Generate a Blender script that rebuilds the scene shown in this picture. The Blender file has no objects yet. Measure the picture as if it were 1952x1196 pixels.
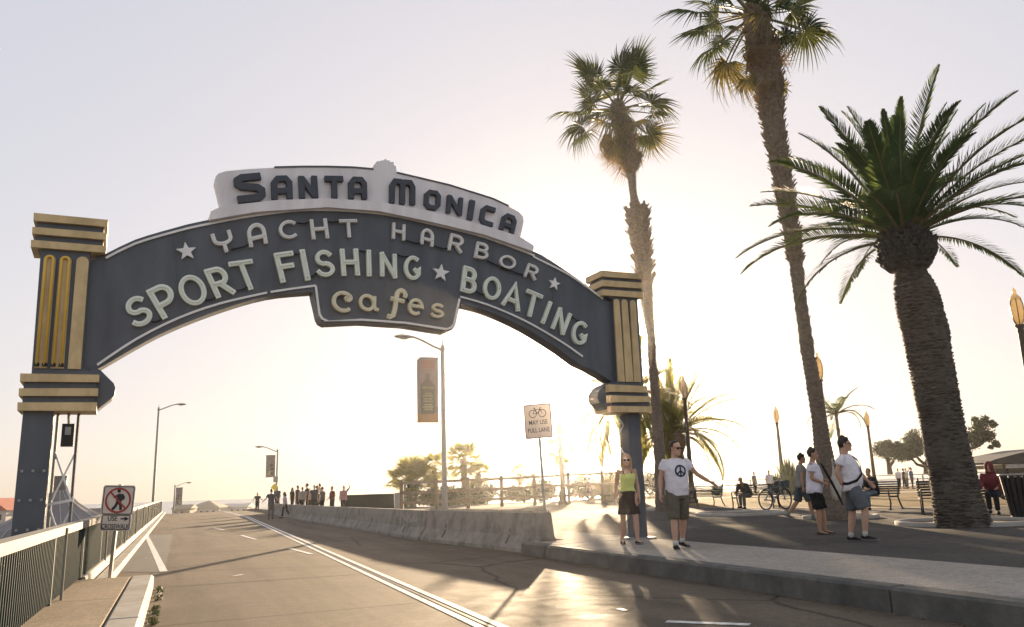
import bpy, math, random
import numpy as np
from mathutils import Vector, Matrix, noise
random.seed(7)
rnd = random.Random(11)
SC = bpy.context.scene
COL = SC.collection
R_ = math.radians

# ------------------------------------------------------------------ camera
CAM_H = 1.33
FPX, IW, IH = 1518.0, 1952.0, 1196.0          # focal length in pixels of the photograph
ROLL, TILT = R_(-1.9346), R_(12.399)
c_fw = np.array([0, math.cos(TILT), math.sin(TILT)])
c_rt0 = np.array([1.0, 0, 0])
c_dn0 = -np.cross(c_rt0, c_fw)
c_rt = math.cos(ROLL)*c_rt0 - math.sin(ROLL)*c_dn0
c_dn = math.sin(ROLL)*c_rt0 + math.cos(ROLL)*c_dn0
CAM = np.array([0, 0, CAM_H])
cam = bpy.data.cameras.new('camera')
cam.sensor_width = 36; cam.lens = 36*FPX/IW
cam.clip_start = 0.05; cam.clip_end = 9000
cam_o = bpy.data.objects.new('camera', cam); COL.objects.link(cam_o)
m = Matrix.Identity(4)
for i in range(3):
    m[i][0] = c_rt[i]; m[i][1] = -c_dn[i]; m[i][2] = -c_fw[i]; m[i][3] = CAM[i]
cam_o.matrix_world = m
SC.camera = cam_o

# ------------------------------------------------------------------ sky, sun, exposure
SUN_AZ, SUN_EL = 5.7, 7.9                      # degrees right of +Y, above the horizon
W = bpy.data.worlds.new('World'); SC.world = W; W.use_nodes = True
nt = W.node_tree; nt.nodes.clear()
wo = nt.nodes.new('ShaderNodeOutputWorld'); bg = nt.nodes.new('ShaderNodeBackground')
sky = nt.nodes.new('ShaderNodeTexSky'); sky.sky_type = 'NISHITA'; sky.sun_disc = False
sky.sun_elevation = R_(SUN_EL); sky.sun_rotation = R_(SUN_AZ)
sky.air_density = 1.0; sky.dust_density = 1.6; sky.ozone_density = 1.4; sky.altitude = 10
hs = nt.nodes.new('ShaderNodeHueSaturation'); hs.inputs['Saturation'].default_value = 1.35
mx = nt.nodes.new('ShaderNodeMix'); mx.data_type = 'RGBA'; mx.blend_type = 'MULTIPLY'
mx.inputs['Factor'].default_value = 1.0; mx.inputs[7].default_value = (1.0, 0.95, 0.985, 1)
bg.inputs['Strength'].default_value = 0.15
gm = nt.nodes.new('ShaderNodeGamma'); gm.inputs['Gamma'].default_value = 0.17    # thin high haze evens the sky out
nt.links.new(sky.outputs[0], gm.inputs['Color']); nt.links.new(gm.outputs[0], hs.inputs['Color']); nt.links.new(hs.outputs[0], mx.inputs[6])
nt.links.new(mx.outputs[2], bg.inputs[0]); nt.links.new(bg.outputs[0], wo.inputs[0])
sl = bpy.data.lights.new('sun', 'SUN'); sl.energy = 4.8; sl.angle = R_(0.6); sl.color = (1.0, 0.75, 0.48)
sun_o = bpy.data.objects.new('sun', sl); COL.objects.link(sun_o)
sd = Vector((math.sin(R_(SUN_AZ))*math.cos(R_(SUN_EL)), math.cos(R_(SUN_AZ))*math.cos(R_(SUN_EL)), math.sin(R_(SUN_EL))))
sun_o.rotation_euler = sd.to_track_quat('Z', 'Y').to_euler()
SC.view_settings.view_transform = 'Standard'; SC.view_settings.look = 'None'
SC.view_settings.exposure = 2.1; SC.view_settings.gamma = 1.0; SC.view_settings.use_curve_mapping = False
SC.cycles.use_denoising = True
SC.cycles.max_bounces = 8; SC.cycles.transparent_max_bounces = 12
SC.cycles.volume_bounces = 1
SC.cycles.sample_clamp_indirect = 6

# ------------------------------------------------------------------ pixel -> world helpers
def ray(x, y): return c_fw*FPX + c_rt*(x-IW/2) + c_dn*(y-IH/2)
def gp(x, y, z=0.0):
    r = ray(x, y); return CAM + r*((z-CAM_H)/r[2])
def at(x, y, Y):
    r = ray(x, y); return CAM + r*(Y/r[1])
AZ = R_(-22.78)                                # heading of the roadway
FW = np.array([math.sin(AZ), math.cos(AZ)]); RT = np.array([FW[1], -FW[0]])
def rp(s, l, z=0.0):
    p = FW*s + RT*l; return np.array([p[0], p[1], z])
def to_sl(p): return float(FW@np.array(p[:2])), float(RT@np.array(p[:2]))

# ------------------------------------------------------------------ mesh helper
class MB:
    def __init__(s): s.v = []; s.f = []; s.m = []; s.n = 0
    def add(s, v, f, m=0):
        s.v.extend([tuple(map(float, p)) for p in v]); s.f.extend([tuple(i+s.n for i in q) for q in f])
        s.m.extend([m]*len(f)); s.n = len(s.v); return s
    def box(s, c, d, rot=None, m=0):
        c = np.array(c, float); d = np.array(d, float)/2
        P = np.array([(x, y, z) for x in (-1, 1) for y in (-1, 1) for z in (-1, 1)])*d
        if rot is not None: P = P @ np.array(rot).T
        return s.add(P+c, [(0, 1, 3, 2), (4, 6, 7, 5), (0, 4, 5, 1), (2, 3, 7, 6), (0, 2, 6, 4), (1, 5, 7, 3)], m)
    def beam(s, a, b, w, h, m=0, up=(0, 0, 1)):
        a = np.array(a, float); b = np.array(b, float); d = b-a; L = np.linalg.norm(d); d /= L
        x = np.cross(d, up); 
        if np.linalg.norm(x) < 1e-5: x = np.cross(d, (0, 1, 0))
        x /= np.linalg.norm(x); z = np.cross(x, d)
        return s.box((a+b)/2, (w, L, h), np.stack([x, d, z], 1), m)
    def tube(s, pts, r, n=8, caps=True, m=0, squash=None):
        pts = [np.array(p, float) for p in pts]; k = len(pts)
        rs = [r]*k if np.isscalar(r) else list(r)
        v = []; px = None
        for i, p in enumerate(pts):
            d = pts[min(i+1, k-1)]-pts[max(i-1, 0)]; d = d/(np.linalg.norm(d)+1e-12)
            if px is None:
                ref = np.array([0, 0, 1.0]) if abs(d[2]) < .9 else np.array([1.0, 0, 0])
                px = np.cross(d, ref)
            px = px-d*(px@d); px /= np.linalg.norm(px)+1e-12; py = np.cross(d, px)
            for j in range(n):
                a = 2*math.pi*j/n; v.append(p+rs[i]*(math.cos(a)*px+math.sin(a)*py))
        f = [(i*n+j, i*n+(j+1) % n, (i+1)*n+(j+1) % n, (i+1)*n+j) for i in range(k-1) for j in range(n)]
        if caps: f += [tuple(range(n-1, -1, -1)), tuple(range((k-1)*n, k*n))]
        return s.add(v, f, m)
    def lathe(s, prof, n=16, c=(0, 0, 0), m=0, caps=True):
        v = []; k = len(prof)
        for r, z in prof:
            for j in range(n):
                a = 2*math.pi*j/n; v.append((c[0]+r*math.cos(a), c[1]+r*math.sin(a), c[2]+z))
        f = [(i*n+j, i*n+(j+1) % n, (i+1)*n+(j+1) % n, (i+1)*n+j) for i in range(k-1) for j in range(n)]
        if caps: f += [tuple(range(n-1, -1, -1)), tuple(range((k-1)*n, k*n))]
        return s.add(v, f, m)
    def loft(s, secs, m=0):
        k = len(secs); n = len(secs[0]); v = [p for q in secs for p in q]
        f = [(i*n+j, i*n+(j+1) % n, (i+1)*n+(j+1) % n, (i+1)*n+j) for i in range(k-1) for j in range(n)]
        f += [tuple(range(n-1, -1, -1)), tuple(range((k-1)*n, k*n))]
        return s.add(v, f, m)
    def ball(s, c, r, m=0, nu=10, nv=7, rot=None):
        r = np.array([r]*3 if np.isscalar(r) else r, float); v = []
        for i in range(nv+1):
            t = math.pi*i/nv
            for j in range(nu):
                a = 2*math.pi*j/nu
                p = np.array([math.sin(t)*math.cos(a), math.sin(t)*math.sin(a), math.cos(t)])*r
                if rot is not None: p = np.array(rot)@p
                v.append(p+np.array(c, float))
        f = [(i*nu+j, (i+1)*nu+j, (i+1)*nu+(j+1) % nu, i*nu+(j+1) % nu) for i in range(nv) for j in range(nu)]
        return s.add(v, f, m)
    def prism(s, poly, fr, d0, d1, m=0):
        """polygon (u,w) in frame fr=(origin,U,V,N) pushed from d0 to d1 along N"""
        O, U, V, N = fr; a = sum(poly[i][0]*poly[(i+1) % len(poly)][1]-poly[(i+1) % len(poly)][0]*poly[i][1] for i in range(len(poly)))
        if a < 0: poly = poly[::-1]
        n = len(poly)
        v = [O+U*p[0]+V*p[1]+N*d0 for p in poly]+[O+U*p[0]+V*p[1]+N*d1 for p in poly]
        f = [tuple(range(n-1, -1, -1)), tuple(range(n, 2*n))]+[(i, (i+1) % n, n+(i+1) % n, n+i) for i in range(n)]
        return s.add(v, f, m)
    def ribbon(s, pts, w, fr, d0, d1, closed=False, m=0):
        P = [np.array(p, float) for p in pts]; k = len(P); A = []; B = []
        for i in range(k):
            if closed: a, b, c = P[i-1], P[i], P[(i+1) % k]
            else: a, b, c = P[max(i-1, 0)], P[i], P[min(i+1, k-1)]
            t1 = b-a if np.linalg.norm(b-a) > 1e-9 else c-b; t2 = c-b if np.linalg.norm(c-b) > 1e-9 else b-a
            t1 = t1/np.linalg.norm(t1); t2 = t2/np.linalg.norm(t2)
            n1 = np.array([-t1[1], t1[0]]); n2 = np.array([-t2[1], t2[0]]); nn = n1+n2
            L = np.linalg.norm(nn); nn = nn/L if L > 1e-6 else n1
            q = min(1/max(nn@n1, .3), 1.8)*w/2
            A.append(b+nn*q); B.append(b-nn*q)
        O, U, V, N = fr; v = []
        for i in range(k):
            for q, d in ((A[i], d0), (B[i], d0), (B[i], d1), (A[i], d1)): v.append(O+U*q[0]+V*q[1]+N*d)
        f = []
        for i in range(k if closed else k-1):
            a, b = i*4, ((i+1) % k)*4
            f += [(a+j, a+(j+1) % 4, b+(j+1) % 4, b+j) for j in range(4)]
        if not closed: f += [(3, 2, 1, 0), ((k-1)*4, (k-1)*4+1, (k-1)*4+2, (k-1)*4+3)]
        return s.add(v, f, m)
    def shift(s, d):
        d = [float(q) for q in d]
        s.v = [(p[0]+d[0], p[1]+d[1], p[2]+d[2]) for p in s.v]; return s
    def mesh(s, name, mats, smooth=False):
        me = bpy.data.meshes.new(name); me.from_pydata(s.v, [], s.f)
        for q in (mats if isinstance(mats, (list, tuple)) else [mats]): me.materials.append(q)
        if max(s.m, default=0): me.polygons.foreach_set('material_index', s.m)
        if smooth: me.polygons.foreach_set('use_smooth', [True]*len(me.polygons))
        me.update(); return me
    def build(s, name, mats, parent=None, smooth=False, off=None):
        if off is not None: s.shift(-np.array(off))
        return link(name, s.mesh(name, mats, smooth), parent)

def link(name, data, parent=None):
    o = bpy.data.objects.new(name, data); COL.objects.link(o)
    if parent is not None: o.parent = parent
    return o
def tag(o, label=None, cat=None, group=None, kind=None):
    if label: o['label'] = label
    if cat: o['category'] = cat
    if group: o['group'] = group
    if kind: o['kind'] = kind
    return o
def thing(name, label, cat, loc=(0, 0, 0), rz=0.0, group=None, s=1.0):
    o = bpy.data.objects.new(name, None); COL.objects.link(o); o.empty_display_size = .2
    o.location = [float(q) for q in loc]; o.rotation_euler = (0, 0, rz); o.scale = (s, s, s)
    return tag(o, label, cat, group)
def copy_tree(o, parent=None):
    c = o.copy(); COL.objects.link(c)
    if parent is not None: c.parent = parent
    for ch in list(o.children): copy_tree(ch, c)
    return c

# ------------------------------------------------------------------ materials
def M(name, col, rough=.6, var=.18, scale=6.0, bump=0.0, bscale=40.0, metal=0.0, spec=.35, trans=0.0, tcol=None,
      stretch=None, detail=5.0, dirt=None, dscale=1.5, damt=.5, world=False, emit=None):
    mt = bpy.data.materials.new(name); mt.use_nodes = True; n = mt.node_tree.nodes; L = mt.node_tree.links
    b = n['Principled BSDF']; out = n['Material Output']
    tc = n.new('ShaderNodeTexCoord'); mp = n.new('ShaderNodeMapping'); L.new(tc.outputs['Object'], mp.inputs[0])
    if world:
        g = n.new('ShaderNodeNewGeometry'); L.new(g.outputs['Position'], mp.inputs[0])
    if stretch: mp.inputs['Scale'].default_value = stretch
    no = n.new('ShaderNodeTexNoise'); no.inputs['Scale'].default_value = scale; no.inputs['Detail'].default_value = detail
    L.new(mp.outputs[0], no.inputs['Vector'])
    rp_ = n.new('ShaderNodeValToRGB'); e = rp_.color_ramp.elements
    e[0].position = .28; e[1].position = .72
    e[0].color = tuple(max(0, q*(1-var)) for q in col)+(1,); e[1].color = tuple(min(1, q*(1+var)) for q in col)+(1,)
    L.new(no.outputs[0], rp_.inputs[0]); last = rp_.outputs[0]
    if dirt:
        n2 = n.new('ShaderNodeTexNoise'); n2.inputs['Scale'].default_value = dscale; n2.inputs['Detail'].default_value = 8; n2.inputs['Roughness'].default_value = .65
        L.new(mp.outputs[0], n2.inputs['Vector'])
        r2 = n.new('ShaderNodeValToRGB'); r2.color_ramp.elements[0].position = .45; r2.color_ramp.elements[1].position = .7
        r2.color_ramp.elements[0].color = (0, 0, 0, 1); r2.color_ramp.elements[1].color = (damt,)*3+(1,)
        L.new(n2.outputs[0], r2.inputs[0])
        mi = n.new('ShaderNodeMix'); mi.data_type = 'RGBA'; L.new(r2.outputs[0], mi.inputs[0]); L.new(last, mi.inputs[6])
        mi.inputs[7].default_value = tuple(dirt)+(1,); last = mi.outputs[2]
    L.new(last, b.inputs['Base Color'])
    b.inputs['Roughness'].default_value = rough; b.inputs['Metallic'].default_value = metal
    b.inputs['Specular IOR Level'].default_value = spec
    if bump:
        n3 = n.new('ShaderNodeTexNoise'); n3.inputs['Scale'].default_value = bscale; n3.inputs['Detail'].default_value = 4
        L.new(mp.outputs[0], n3.inputs['Vector'])
        bu = n.new('ShaderNodeBump'); bu.inputs['Strength'].default_value = bump; bu.inputs['Distance'].default_value = .02
        L.new(n3.outputs[0], bu.inputs['Height']); L.new(bu.outputs[0], b.inputs['Normal'])
    if trans:
        tr = n.new('ShaderNodeBsdfTranslucent'); tr.inputs[0].default_value = tuple(tcol or col)+(1,)
        ms = n.new('ShaderNodeMixShader'); ms.inputs[0].default_value = trans
        L.new(b.outputs[0], ms.inputs[1]); L.new(tr.outputs[0], ms.inputs[2]); L.new(ms.outputs[0], out.inputs[0])
    if emit:
        b.inputs['Emission Color'].default_value = tuple(emit[0])+(1,); b.inputs['Emission Strength'].default_value = emit[1]
    return mt

MAT = {}
MAT['navy'] = M('navy_paint', (.098, .105, .120), .5, .2, 3, dirt=(.13, .145, .17), dscale=2.2, damt=.5, stretch=(1, 1, .25))
MAT['navy_l'] = M('navy_letter', (.062, .07, .085), .5, .15, 5)
MAT['white_enamel'] = M('white_enamel', (.86, .84, .81), .4, .05, 4, dirt=(.50, .45, .40), dscale=3, damt=.3)
MAT['green_enamel'] = M('pale_green_enamel', (.84, .88, .76), .4, .05, 6, dirt=(.50, .50, .38), dscale=5, damt=.22)
MAT['cream_enamel'] = M('cream_enamel', (.84, .75, .52), .4, .06, 6, dirt=(.5, .36, .15), dscale=5, damt=.4)
MAT['board'] = M('board_paint', (.84, .79, .79), .55, .06, 3, dirt=(.45, .39, .38), dscale=2.5, damt=.4, stretch=(1, 1, .2))
MAT['gold'] = M('ochre_paint', (.68, .50, .26), .45, .10, 4, dirt=(.33, .23, .11), dscale=3, damt=.6, stretch=(1, 1, .5))
MAT['neon'] = M('yellow_neon_tube', (.80, .52, .08), .25, .05, 4)
MAT['black'] = M('black_metal', (.02, .02, .022), .5, .2, 8)
MAT['steel'] = M('galvanised_steel', (.33, .32, .30), .45, .15, 10, metal=.5)
MAT['lampgrey'] = M('lamp_post_grey', (.25, .245, .235), .6, .15, 6)
MAT['greenrail'] = M('green_railing_paint', (.010, .030, .036), .6, .2, 4, spec=.03)
MAT['railtop'] = M('rail_cap_paint', (.27, .255, .23), .7, .12, 5, spec=.08, dirt=(.25, .22, .18), dscale=4, damt=.5)
MAT['conc'] = M('concrete', (.36, .335, .30), .75, .12, 5, spec=.08, bump=.25, bscale=60, dirt=(.22, .20, .175), dscale=1.3, damt=.7)
MAT['conc_d'] = M('old_concrete', (.27, .255, .235), .8, .15, 4, spec=.08, bump=.3, bscale=50, dirt=(.12, .115, .105), dscale=2.0, damt=.8)
MAT['kerb'] = M('kerb_concrete', (.15, .143, .13), .85, .2, 3, spec=.05, bump=.3, bscale=50, dirt=(.07, .07, .068), dscale=1.6, damt=.8)
MAT['barrier'] = M('barrier_concrete', (.235, .222, .205), .8, .12, 6, spec=.08, bump=.25, bscale=60, dirt=(.09, .085, .08), dscale=2.0, damt=.85)
MAT['paint'] = M('road_paint', (.72, .70, .66), .6, .08, 12, dirt=(.19, .165, .14), dscale=9, damt=1.0, world=True)
MAT['wood'] = M('weathered_wood', (.20, .155, .105), .8, .3, 5, bump=.3, bscale=30, stretch=(1, 1, .3))
MAT['skin'] = M('skin', (.50, .30, .21), .5, .07, 20)
MAT['skin_tan'] = M('tan_skin', (.40, .225, .145), .5, .07, 20)
MAT['hair'] = M('dark_hair', (.025, .018, .014), .5, .3, 60)
MAT['blond'] = M('blond_hair', (.42, .27, .13), .5, .25, 60)
MAT['soil'] = M('planter_soil', (.10, .075, .05), .95, .3, 14, bump=.6, bscale=40)
# ================================================================== ground
def ground_mat(name, col, dark, rough, joints=None, rubber=True, spec=.35, crack=.0, fine=130.0):
    """large flat surfaces in world space: fine grit, blotches, worn lengthwise streaks, optional joints (sj, lj)"""
    mt = bpy.data.materials.new(name); mt.use_nodes = True; n = mt.node_tree.nodes; L = mt.node_tree.links
    b = n['Principled BSDF']; g = n.new('ShaderNodeNewGeometry')
    rot = n.new('ShaderNodeMapping'); rot.inputs['Rotation'].default_value = (0, 0, AZ); L.new(g.outputs['Position'], rot.inputs[0])
    st = n.new('ShaderNodeMapping'); st.inputs['Scale'].default_value = (1.6, .09, 1); L.new(rot.outputs[0], st.inputs[0])
    def nz(src, sc, det=6, ro=.6):
        q = n.new('ShaderNodeTexNoise'); q.inputs['Scale'].default_value = sc; q.inputs['Detail'].default_value = det; q.inputs['Roughness'].default_value = ro
        L.new(src.outputs[0], q.inputs['Vector']); return q
    def ramp(src, a, bb, c0, c1):
        q = n.new('ShaderNodeValToRGB'); q.color_ramp.elements[0].position = a; q.color_ramp.elements[1].position = bb
        q.color_ramp.elements[0].color = c0; q.color_ramp.elements[1].color = c1; L.new(src.outputs[0], q.inputs[0]); return q
    def mix(fac, a, bcol, blend='MIX', f=None):
        q = n.new('ShaderNodeMix'); q.data_type = 'RGBA'; q.blend_type = blend
        if fac is not None: L.new(fac.outputs[0], q.inputs[0])
        else: q.inputs[0].default_value = f
        L.new(a, q.inputs[6])
        if isinstance(bcol, tuple): q.inputs[7].default_value = bcol
        else: L.new(bcol, q.inputs[7])
        return q.outputs[2]
    blot = ramp(nz(rot, .35, 8, .65), .35, .7, tuple(col)+(1,), tuple(dark)+(1,))
    last = blot.outputs[0]
    if rubber:
        s_ = ramp(nz(st, 1.0, 5, .6), .45, .72, (0, 0, 0, 1), (.8, .8, .8, 1)); last = mix(s_, last, tuple(q*.72 for q in dark)+(1,))
    grit = ramp(nz(rot, fine, 3, .7), .3, .75, (.5, .5, .5, 1), (1.42, 1.40, 1.36, 1)); last = mix(None, last, grit.outputs[0], 'MULTIPLY', .95)
    med = ramp(nz(rot, 9, 6, .7), .35, .7, (.82, .82, .82, 1), (1.12, 1.12, 1.12, 1)); last = mix(None, last, med.outputs[0], 'MULTIPLY', .9)
    mid = ramp(nz(rot, 34, 4, .75), .36, .68, (.74, .74, .74, 1), (1.2, 1.19, 1.17, 1)); last = mix(None, last, mid.outputs[0], 'MULTIPLY', .9)
    if crack:
        vo = n.new('ShaderNodeTexVoronoi'); vo.feature = 'DISTANCE_TO_EDGE'; vo.inputs['Scale'].default_value = .22
        wp = nz(rot, 1.1, 4); ad = n.new('ShaderNodeMix'); ad.data_type = 'RGBA'; ad.inputs[0].default_value = .22
        L.new(rot.outputs[0], ad.inputs[6]); L.new(wp.outputs['Color'], ad.inputs[7]); L.new(ad.outputs[2], vo.inputs['Vector'])
        cr = ramp(vo, .0, .009, (crack, crack, crack, 1), (0, 0, 0, 1)); last = mix(cr, last, (.03, .028, .026, 1))
    vs = n.new('ShaderNodeTexVoronoi'); vs.inputs['Scale'].default_value = 2.3; vs.inputs['Randomness'].default_value = 1.0; L.new(rot.outputs[0], vs.inputs['Vector'])
    sp_ = ramp(vs, .045, .075, (.55, .55, .55, 1), (0, 0, 0, 1)); last = mix(sp_, last, tuple(q*.5 for q in dark)+(1,))      # gum and oil spots
    big = ramp(nz(rot, .9, 7, .7), .56, .72, (0, 0, 0, 1), (.6, .6, .6, 1)); last = mix(big, last, tuple(q*.78 for q in dark)+(1,))   # old stains
    L.new(last, b.inputs['Base Color'])
    rr = ramp(nz(rot, 3, 5), .3, .7, (rough-.08,)*3+(1,), (min(rough+.1, 1),)*3+(1,)); L.new(rr.outputs[0], b.inputs['Roughness'])
    b.inputs['Specular IOR Level'].default_value = spec
    bu = n.new('ShaderNodeBump'); bu.inputs['Strength'].default_value = .35; bu.inputs['Distance'].default_value = .008
    L.new(nz(rot, fine*.8, 3).outputs[0], bu.inputs['Height']); L.new(bu.outputs[0], b.inputs['Normal'])
    return mt
MAT['road'] = ground_mat('road_asphalt', (.20, .162, .124), (.13, .107, .085), .8, crack=.8, spec=.06)
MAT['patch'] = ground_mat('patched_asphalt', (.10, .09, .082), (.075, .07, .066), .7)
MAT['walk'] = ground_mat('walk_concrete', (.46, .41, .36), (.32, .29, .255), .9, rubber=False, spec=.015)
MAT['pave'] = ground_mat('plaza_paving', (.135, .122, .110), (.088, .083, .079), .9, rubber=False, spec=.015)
MAT['lwalk'] = ground_mat('side_walk_concrete', (.42, .345, .26), (.30, .25, .195), .85, rubber=False, spec=.03)
MAT['lawn'] = ground_mat('dry_lawn', (.26, .19, .10), (.17, .13, .07), .98, rubber=False, spec=.01, fine=60)
MAT['sand'] = ground_mat('beach_sand', (.38, .32, .24), (.30, .25, .19), .98, rubber=False, spec=.01, fine=20)
MAT['sea'] = M('sea_water', (.10, .12, .13), .22, .1, .05, bump=.4, bscale=.6, world=True, spec=.5)

def sheet(name, pts, z, mat, thick=.0, nu=1):
    mb = MB(); P = [(p[0], p[1], z if len(p) < 3 else p[2]) for p in pts]
    if thick:
        n = len(P); v = P+[(p[0], p[1], p[2]-thick) for p in P]
        mb.add(v, [tuple(range(n))]+[tuple(range(2*n-1, n-1, -1))]+[(i, n+i, n+(i+1) % n, (i+1) % n) for i in range(n)])
    else: mb.add(P, [tuple(range(len(P)))])
    me = mb.mesh(name, mat); o = link(name, me)
    return tag(o, kind='structure')
GZ = -9.0
sheet('beach', [(-1500, -200), (1500, -200), (1500, 330), (-1500, 330)], GZ, MAT['sand'])
sheet('sea', [(-5000, 329), (5000, 329), (5000, 6500), (-5000, 6500)], GZ-.02, MAT['sea'])
# roadway deck: flat to the crest, then falling towards the pier
def zroad(s): return 0.0 if s < 88 else max(-7.5, -0.0016*(s-88)**2) if s < 150 else -7.5*min(1, ((s-88)**2*.0016)/7.5)
LE = lambda s: 6.66 if s < 15.65 else 7.58
mb = MB(); S = [-25, 0, 15.6, 15.7, 30, 60, 88]+[88+6*i for i in range(1, 14)]+[230, 320]
v = []
for s in S:
    for l in (-1.67, LE(s)): v.append(rp(s, l, zroad(s)))
    for l in (LE(s), -1.67): v.append(rp(s, l, zroad(s)-.7))
f = []
for i in range(len(S)-1):
    f += [(i*4+j, i*4+(j+1) % 4, i*4+4+(j+1) % 4, i*4+4+j) for j in range(4)]
f += [(3, 2, 1, 0)]
mb.add(v, [q[::-1] for q in f]); tag(mb.build('road', MAT['road']), kind='structure')
mb = MB(); v = []
for s in S[5:]:
    z = zroad(s)+.22
    for l in (7.59, 11.0): v.append(rp(s, l, z))
    for l in (11.0, 7.59): v.append(rp(s, l, z-.7))
f = []
for i in range(len(S)-6): f += [(i*4+j, i*4+(j+1) % 4, i*4+4+(j+1) % 4, i*4+4+j) for j in range(4)]
mb.add(v, [q[::-1] for q in f]); tag(mb.build('bridge_footway', MAT['conc_d']), kind='structure')
# right-hand bluff block under plaza and lawn
KZ = .24
bl = [rp(-25, 6.67), rp(15.7, 6.67), rp(15.7, 7.6), rp(60, 7.6), rp(60, 30), (14, 92), (60, 84), (140, 70), (140, -40), rp(-25, 60)]
mb = MB(); n = len(bl)
v = [(p[0], p[1], KZ-.012) for p in bl]+[(p[0], p[1], GZ) for p in bl]
mb.add(v, [tuple(range(n-1, -1, -1))]+[(i, (i+1) % n, n+(i+1) % n, n+i) for i in range(n)])
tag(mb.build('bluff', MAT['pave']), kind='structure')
mb = MB(); mb.v = []; 
# lawn
lw = [(8.2, 36.5), (13, 28.5), (26, 22.5), (60, 12), (120, 40), (60, 83), (14, 91), (9.5, 75), (8.8, 55)]
sheet('lawn', lw, KZ+.006, MAT['lawn'])
sheet('lawn_path', [(9.6, 57), (60, 44), (100, 38), (100, 42), (60, 48.5), (9.8, 61)], KZ+.012, MAT['walk'])
sheet('lawn_border', [(8.0, 36), (12.9, 27.9), (26, 21.9), (60, 11.2), (60, 12.1), (26, 22.6), (13.1, 28.6), (8.4, 36.7)], KZ+.010, MAT['walk'])
# pavement strip: slabs and kerb stones, each its own piece
def structure_empty(name):
    o = bpy.data.objects.new(name, None); COL.objects.link(o); o['kind'] = 'structure'; return o
sw = structure_empty('sidewalk')
def quad_block(name, s0, s1, l0, l1, z0, z1, mat, parent, bev=.012):
    mb = MB(); c = rp((s0+s1)/2, (l0+l1)/2, 0)
    def P(s, l, z): return rp(s, l, z)
    b = bev
    v = [P(s0, l0, z0), P(s1, l0, z0), P(s1, l1, z0), P(s0, l1, z0),
         P(s0, l0, z1-b), P(s1, l0, z1-b), P(s1, l1, z1-b), P(s0, l1, z1-b),
         P(s0+b, l0+b, z1), P(s1-b, l0+b, z1), P(s1-b, l1-b, z1), P(s0+b, l1-b, z1)]
    mb.add(v, [(3, 2, 1, 0), (8, 9, 10, 11)[::1], (0, 1, 5, 4), (1, 2, 6, 5), (2, 3, 7, 6), (3, 0, 4, 7), (4, 5, 9, 8), (5, 6, 10, 9), (6, 7, 11, 10), (7, 4, 8, 11)])
    mb.f = [q[::-1] for q in mb.f]
    return mb.build(name, mat, parent)
s = -6.0
sg = random.Random(5)
while s < 58:
    e = s+2.95
    if s < 15.7 < e: e = 15.72
    quad_block('paving_slab', s+.010, e-.010, 6.905 if s < 15.6 else 7.62, 9.05, KZ-.10, KZ+.006+sg.uniform(-.002, .002), MAT['walk'], sw, .008)
    s = e
kb = structure_empty('kerb')
s = -6.0
while s < 15.6:
    e = min(s+4.1, 15.7)
    quad_block('kerb_stone', s+.007, e-.007, 6.62+sg.uniform(-.006, .006), 6.892, -.15, KZ+.008+sg.uniform(-.002, .003), MAT['kerb'], kb, .03)
    s = e
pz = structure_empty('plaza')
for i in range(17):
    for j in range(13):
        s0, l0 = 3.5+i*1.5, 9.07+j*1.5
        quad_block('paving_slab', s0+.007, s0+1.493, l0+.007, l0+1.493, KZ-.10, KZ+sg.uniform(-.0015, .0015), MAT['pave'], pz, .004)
# left pavement stub, its kerb and the railing plinth
LS1 = 14.2
lw_ = structure_empty('side_pavement')
for s0, s1 in ((-8, -2), (-2, 3), (3, 7.4), (7.4, 11.2), (11.2, LS1)):
    quad_block('paving_slab', s0+.003, s1-.003, -1.50, -.585, -.1, .2, MAT['lwalk'], lw_, .008)
kl = structure_empty('side_kerb')
for s0, s1 in ((-8, -2.5), (-2.5, 3.4), (3.4, 9.2), (9.2, LS1+.03)):
    quad_block('kerb_stone', s0+.003, s1-.003, -.58, -.26+sg.uniform(-.008, .008), -.15, .205, MAT['conc'], kl, .035)
pl = structure_empty('railing_plinth')
s = LS1
while s < 92:
    e = s+4.2
    quad_block('plinth_block', s+.003, e-.003, -1.66, -1.20, -.8, .24, MAT['conc'], pl, .02)
    quad_block('kerb_stone', s+.003, e-.003, -1.197, -.93, -.3, .10, MAT['conc'], pl, .04)
    s = e
# ================================================================== the arch sign
YL = 12.05
PL = at(125, 600, YL); PR = gp(1232, 1028, KZ)
sx, sy = PR[0]-PL[0], PR[1]-PL[1]; sL = math.hypot(sx, sy)
SU = np.array([sx/sL, sy/sL, 0]); SV = np.array([0, 0, 1.0]); SN = np.array([SU[1], -SU[0], 0])   # SN faces the camera
SO = np.array([PL[0], PL[1], 0])
def SP(x, y, d=0.0):
    """photo pixel -> (u, w) on the sign's plane moved d towards the viewer"""
    r = ray(x, y); t = ((SO+SN*d-CAM)@SN)/(r@SN); p = CAM+r*t-SO-SN*d
    return np.array([p@SU, p[2]])
FR0 = (np.zeros(3), SU, SV, SN)                # frame local to the sign's Empty (at SO)
sign = thing('arch_sign', 'dark blue neon arch sign spanning the road between two ochre banded pillars', 'sign', SO)
def zz(ox, oy, k, pts): return [(ox+p[0]/k, oy+p[1]/k) for p in pts]
Z1 = lambda *p: zz(0, 380, 2.719, p)
Z3 = lambda *p: zz(390, 290, 3.003, p)
Z6 = lambda *p: zz(1060, 490, 3.233, p)
Z7 = lambda *p: zz(180, 500, 3.754, p)
Z8 = lambda *p: zz(860, 490, 5.697, p)
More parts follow.
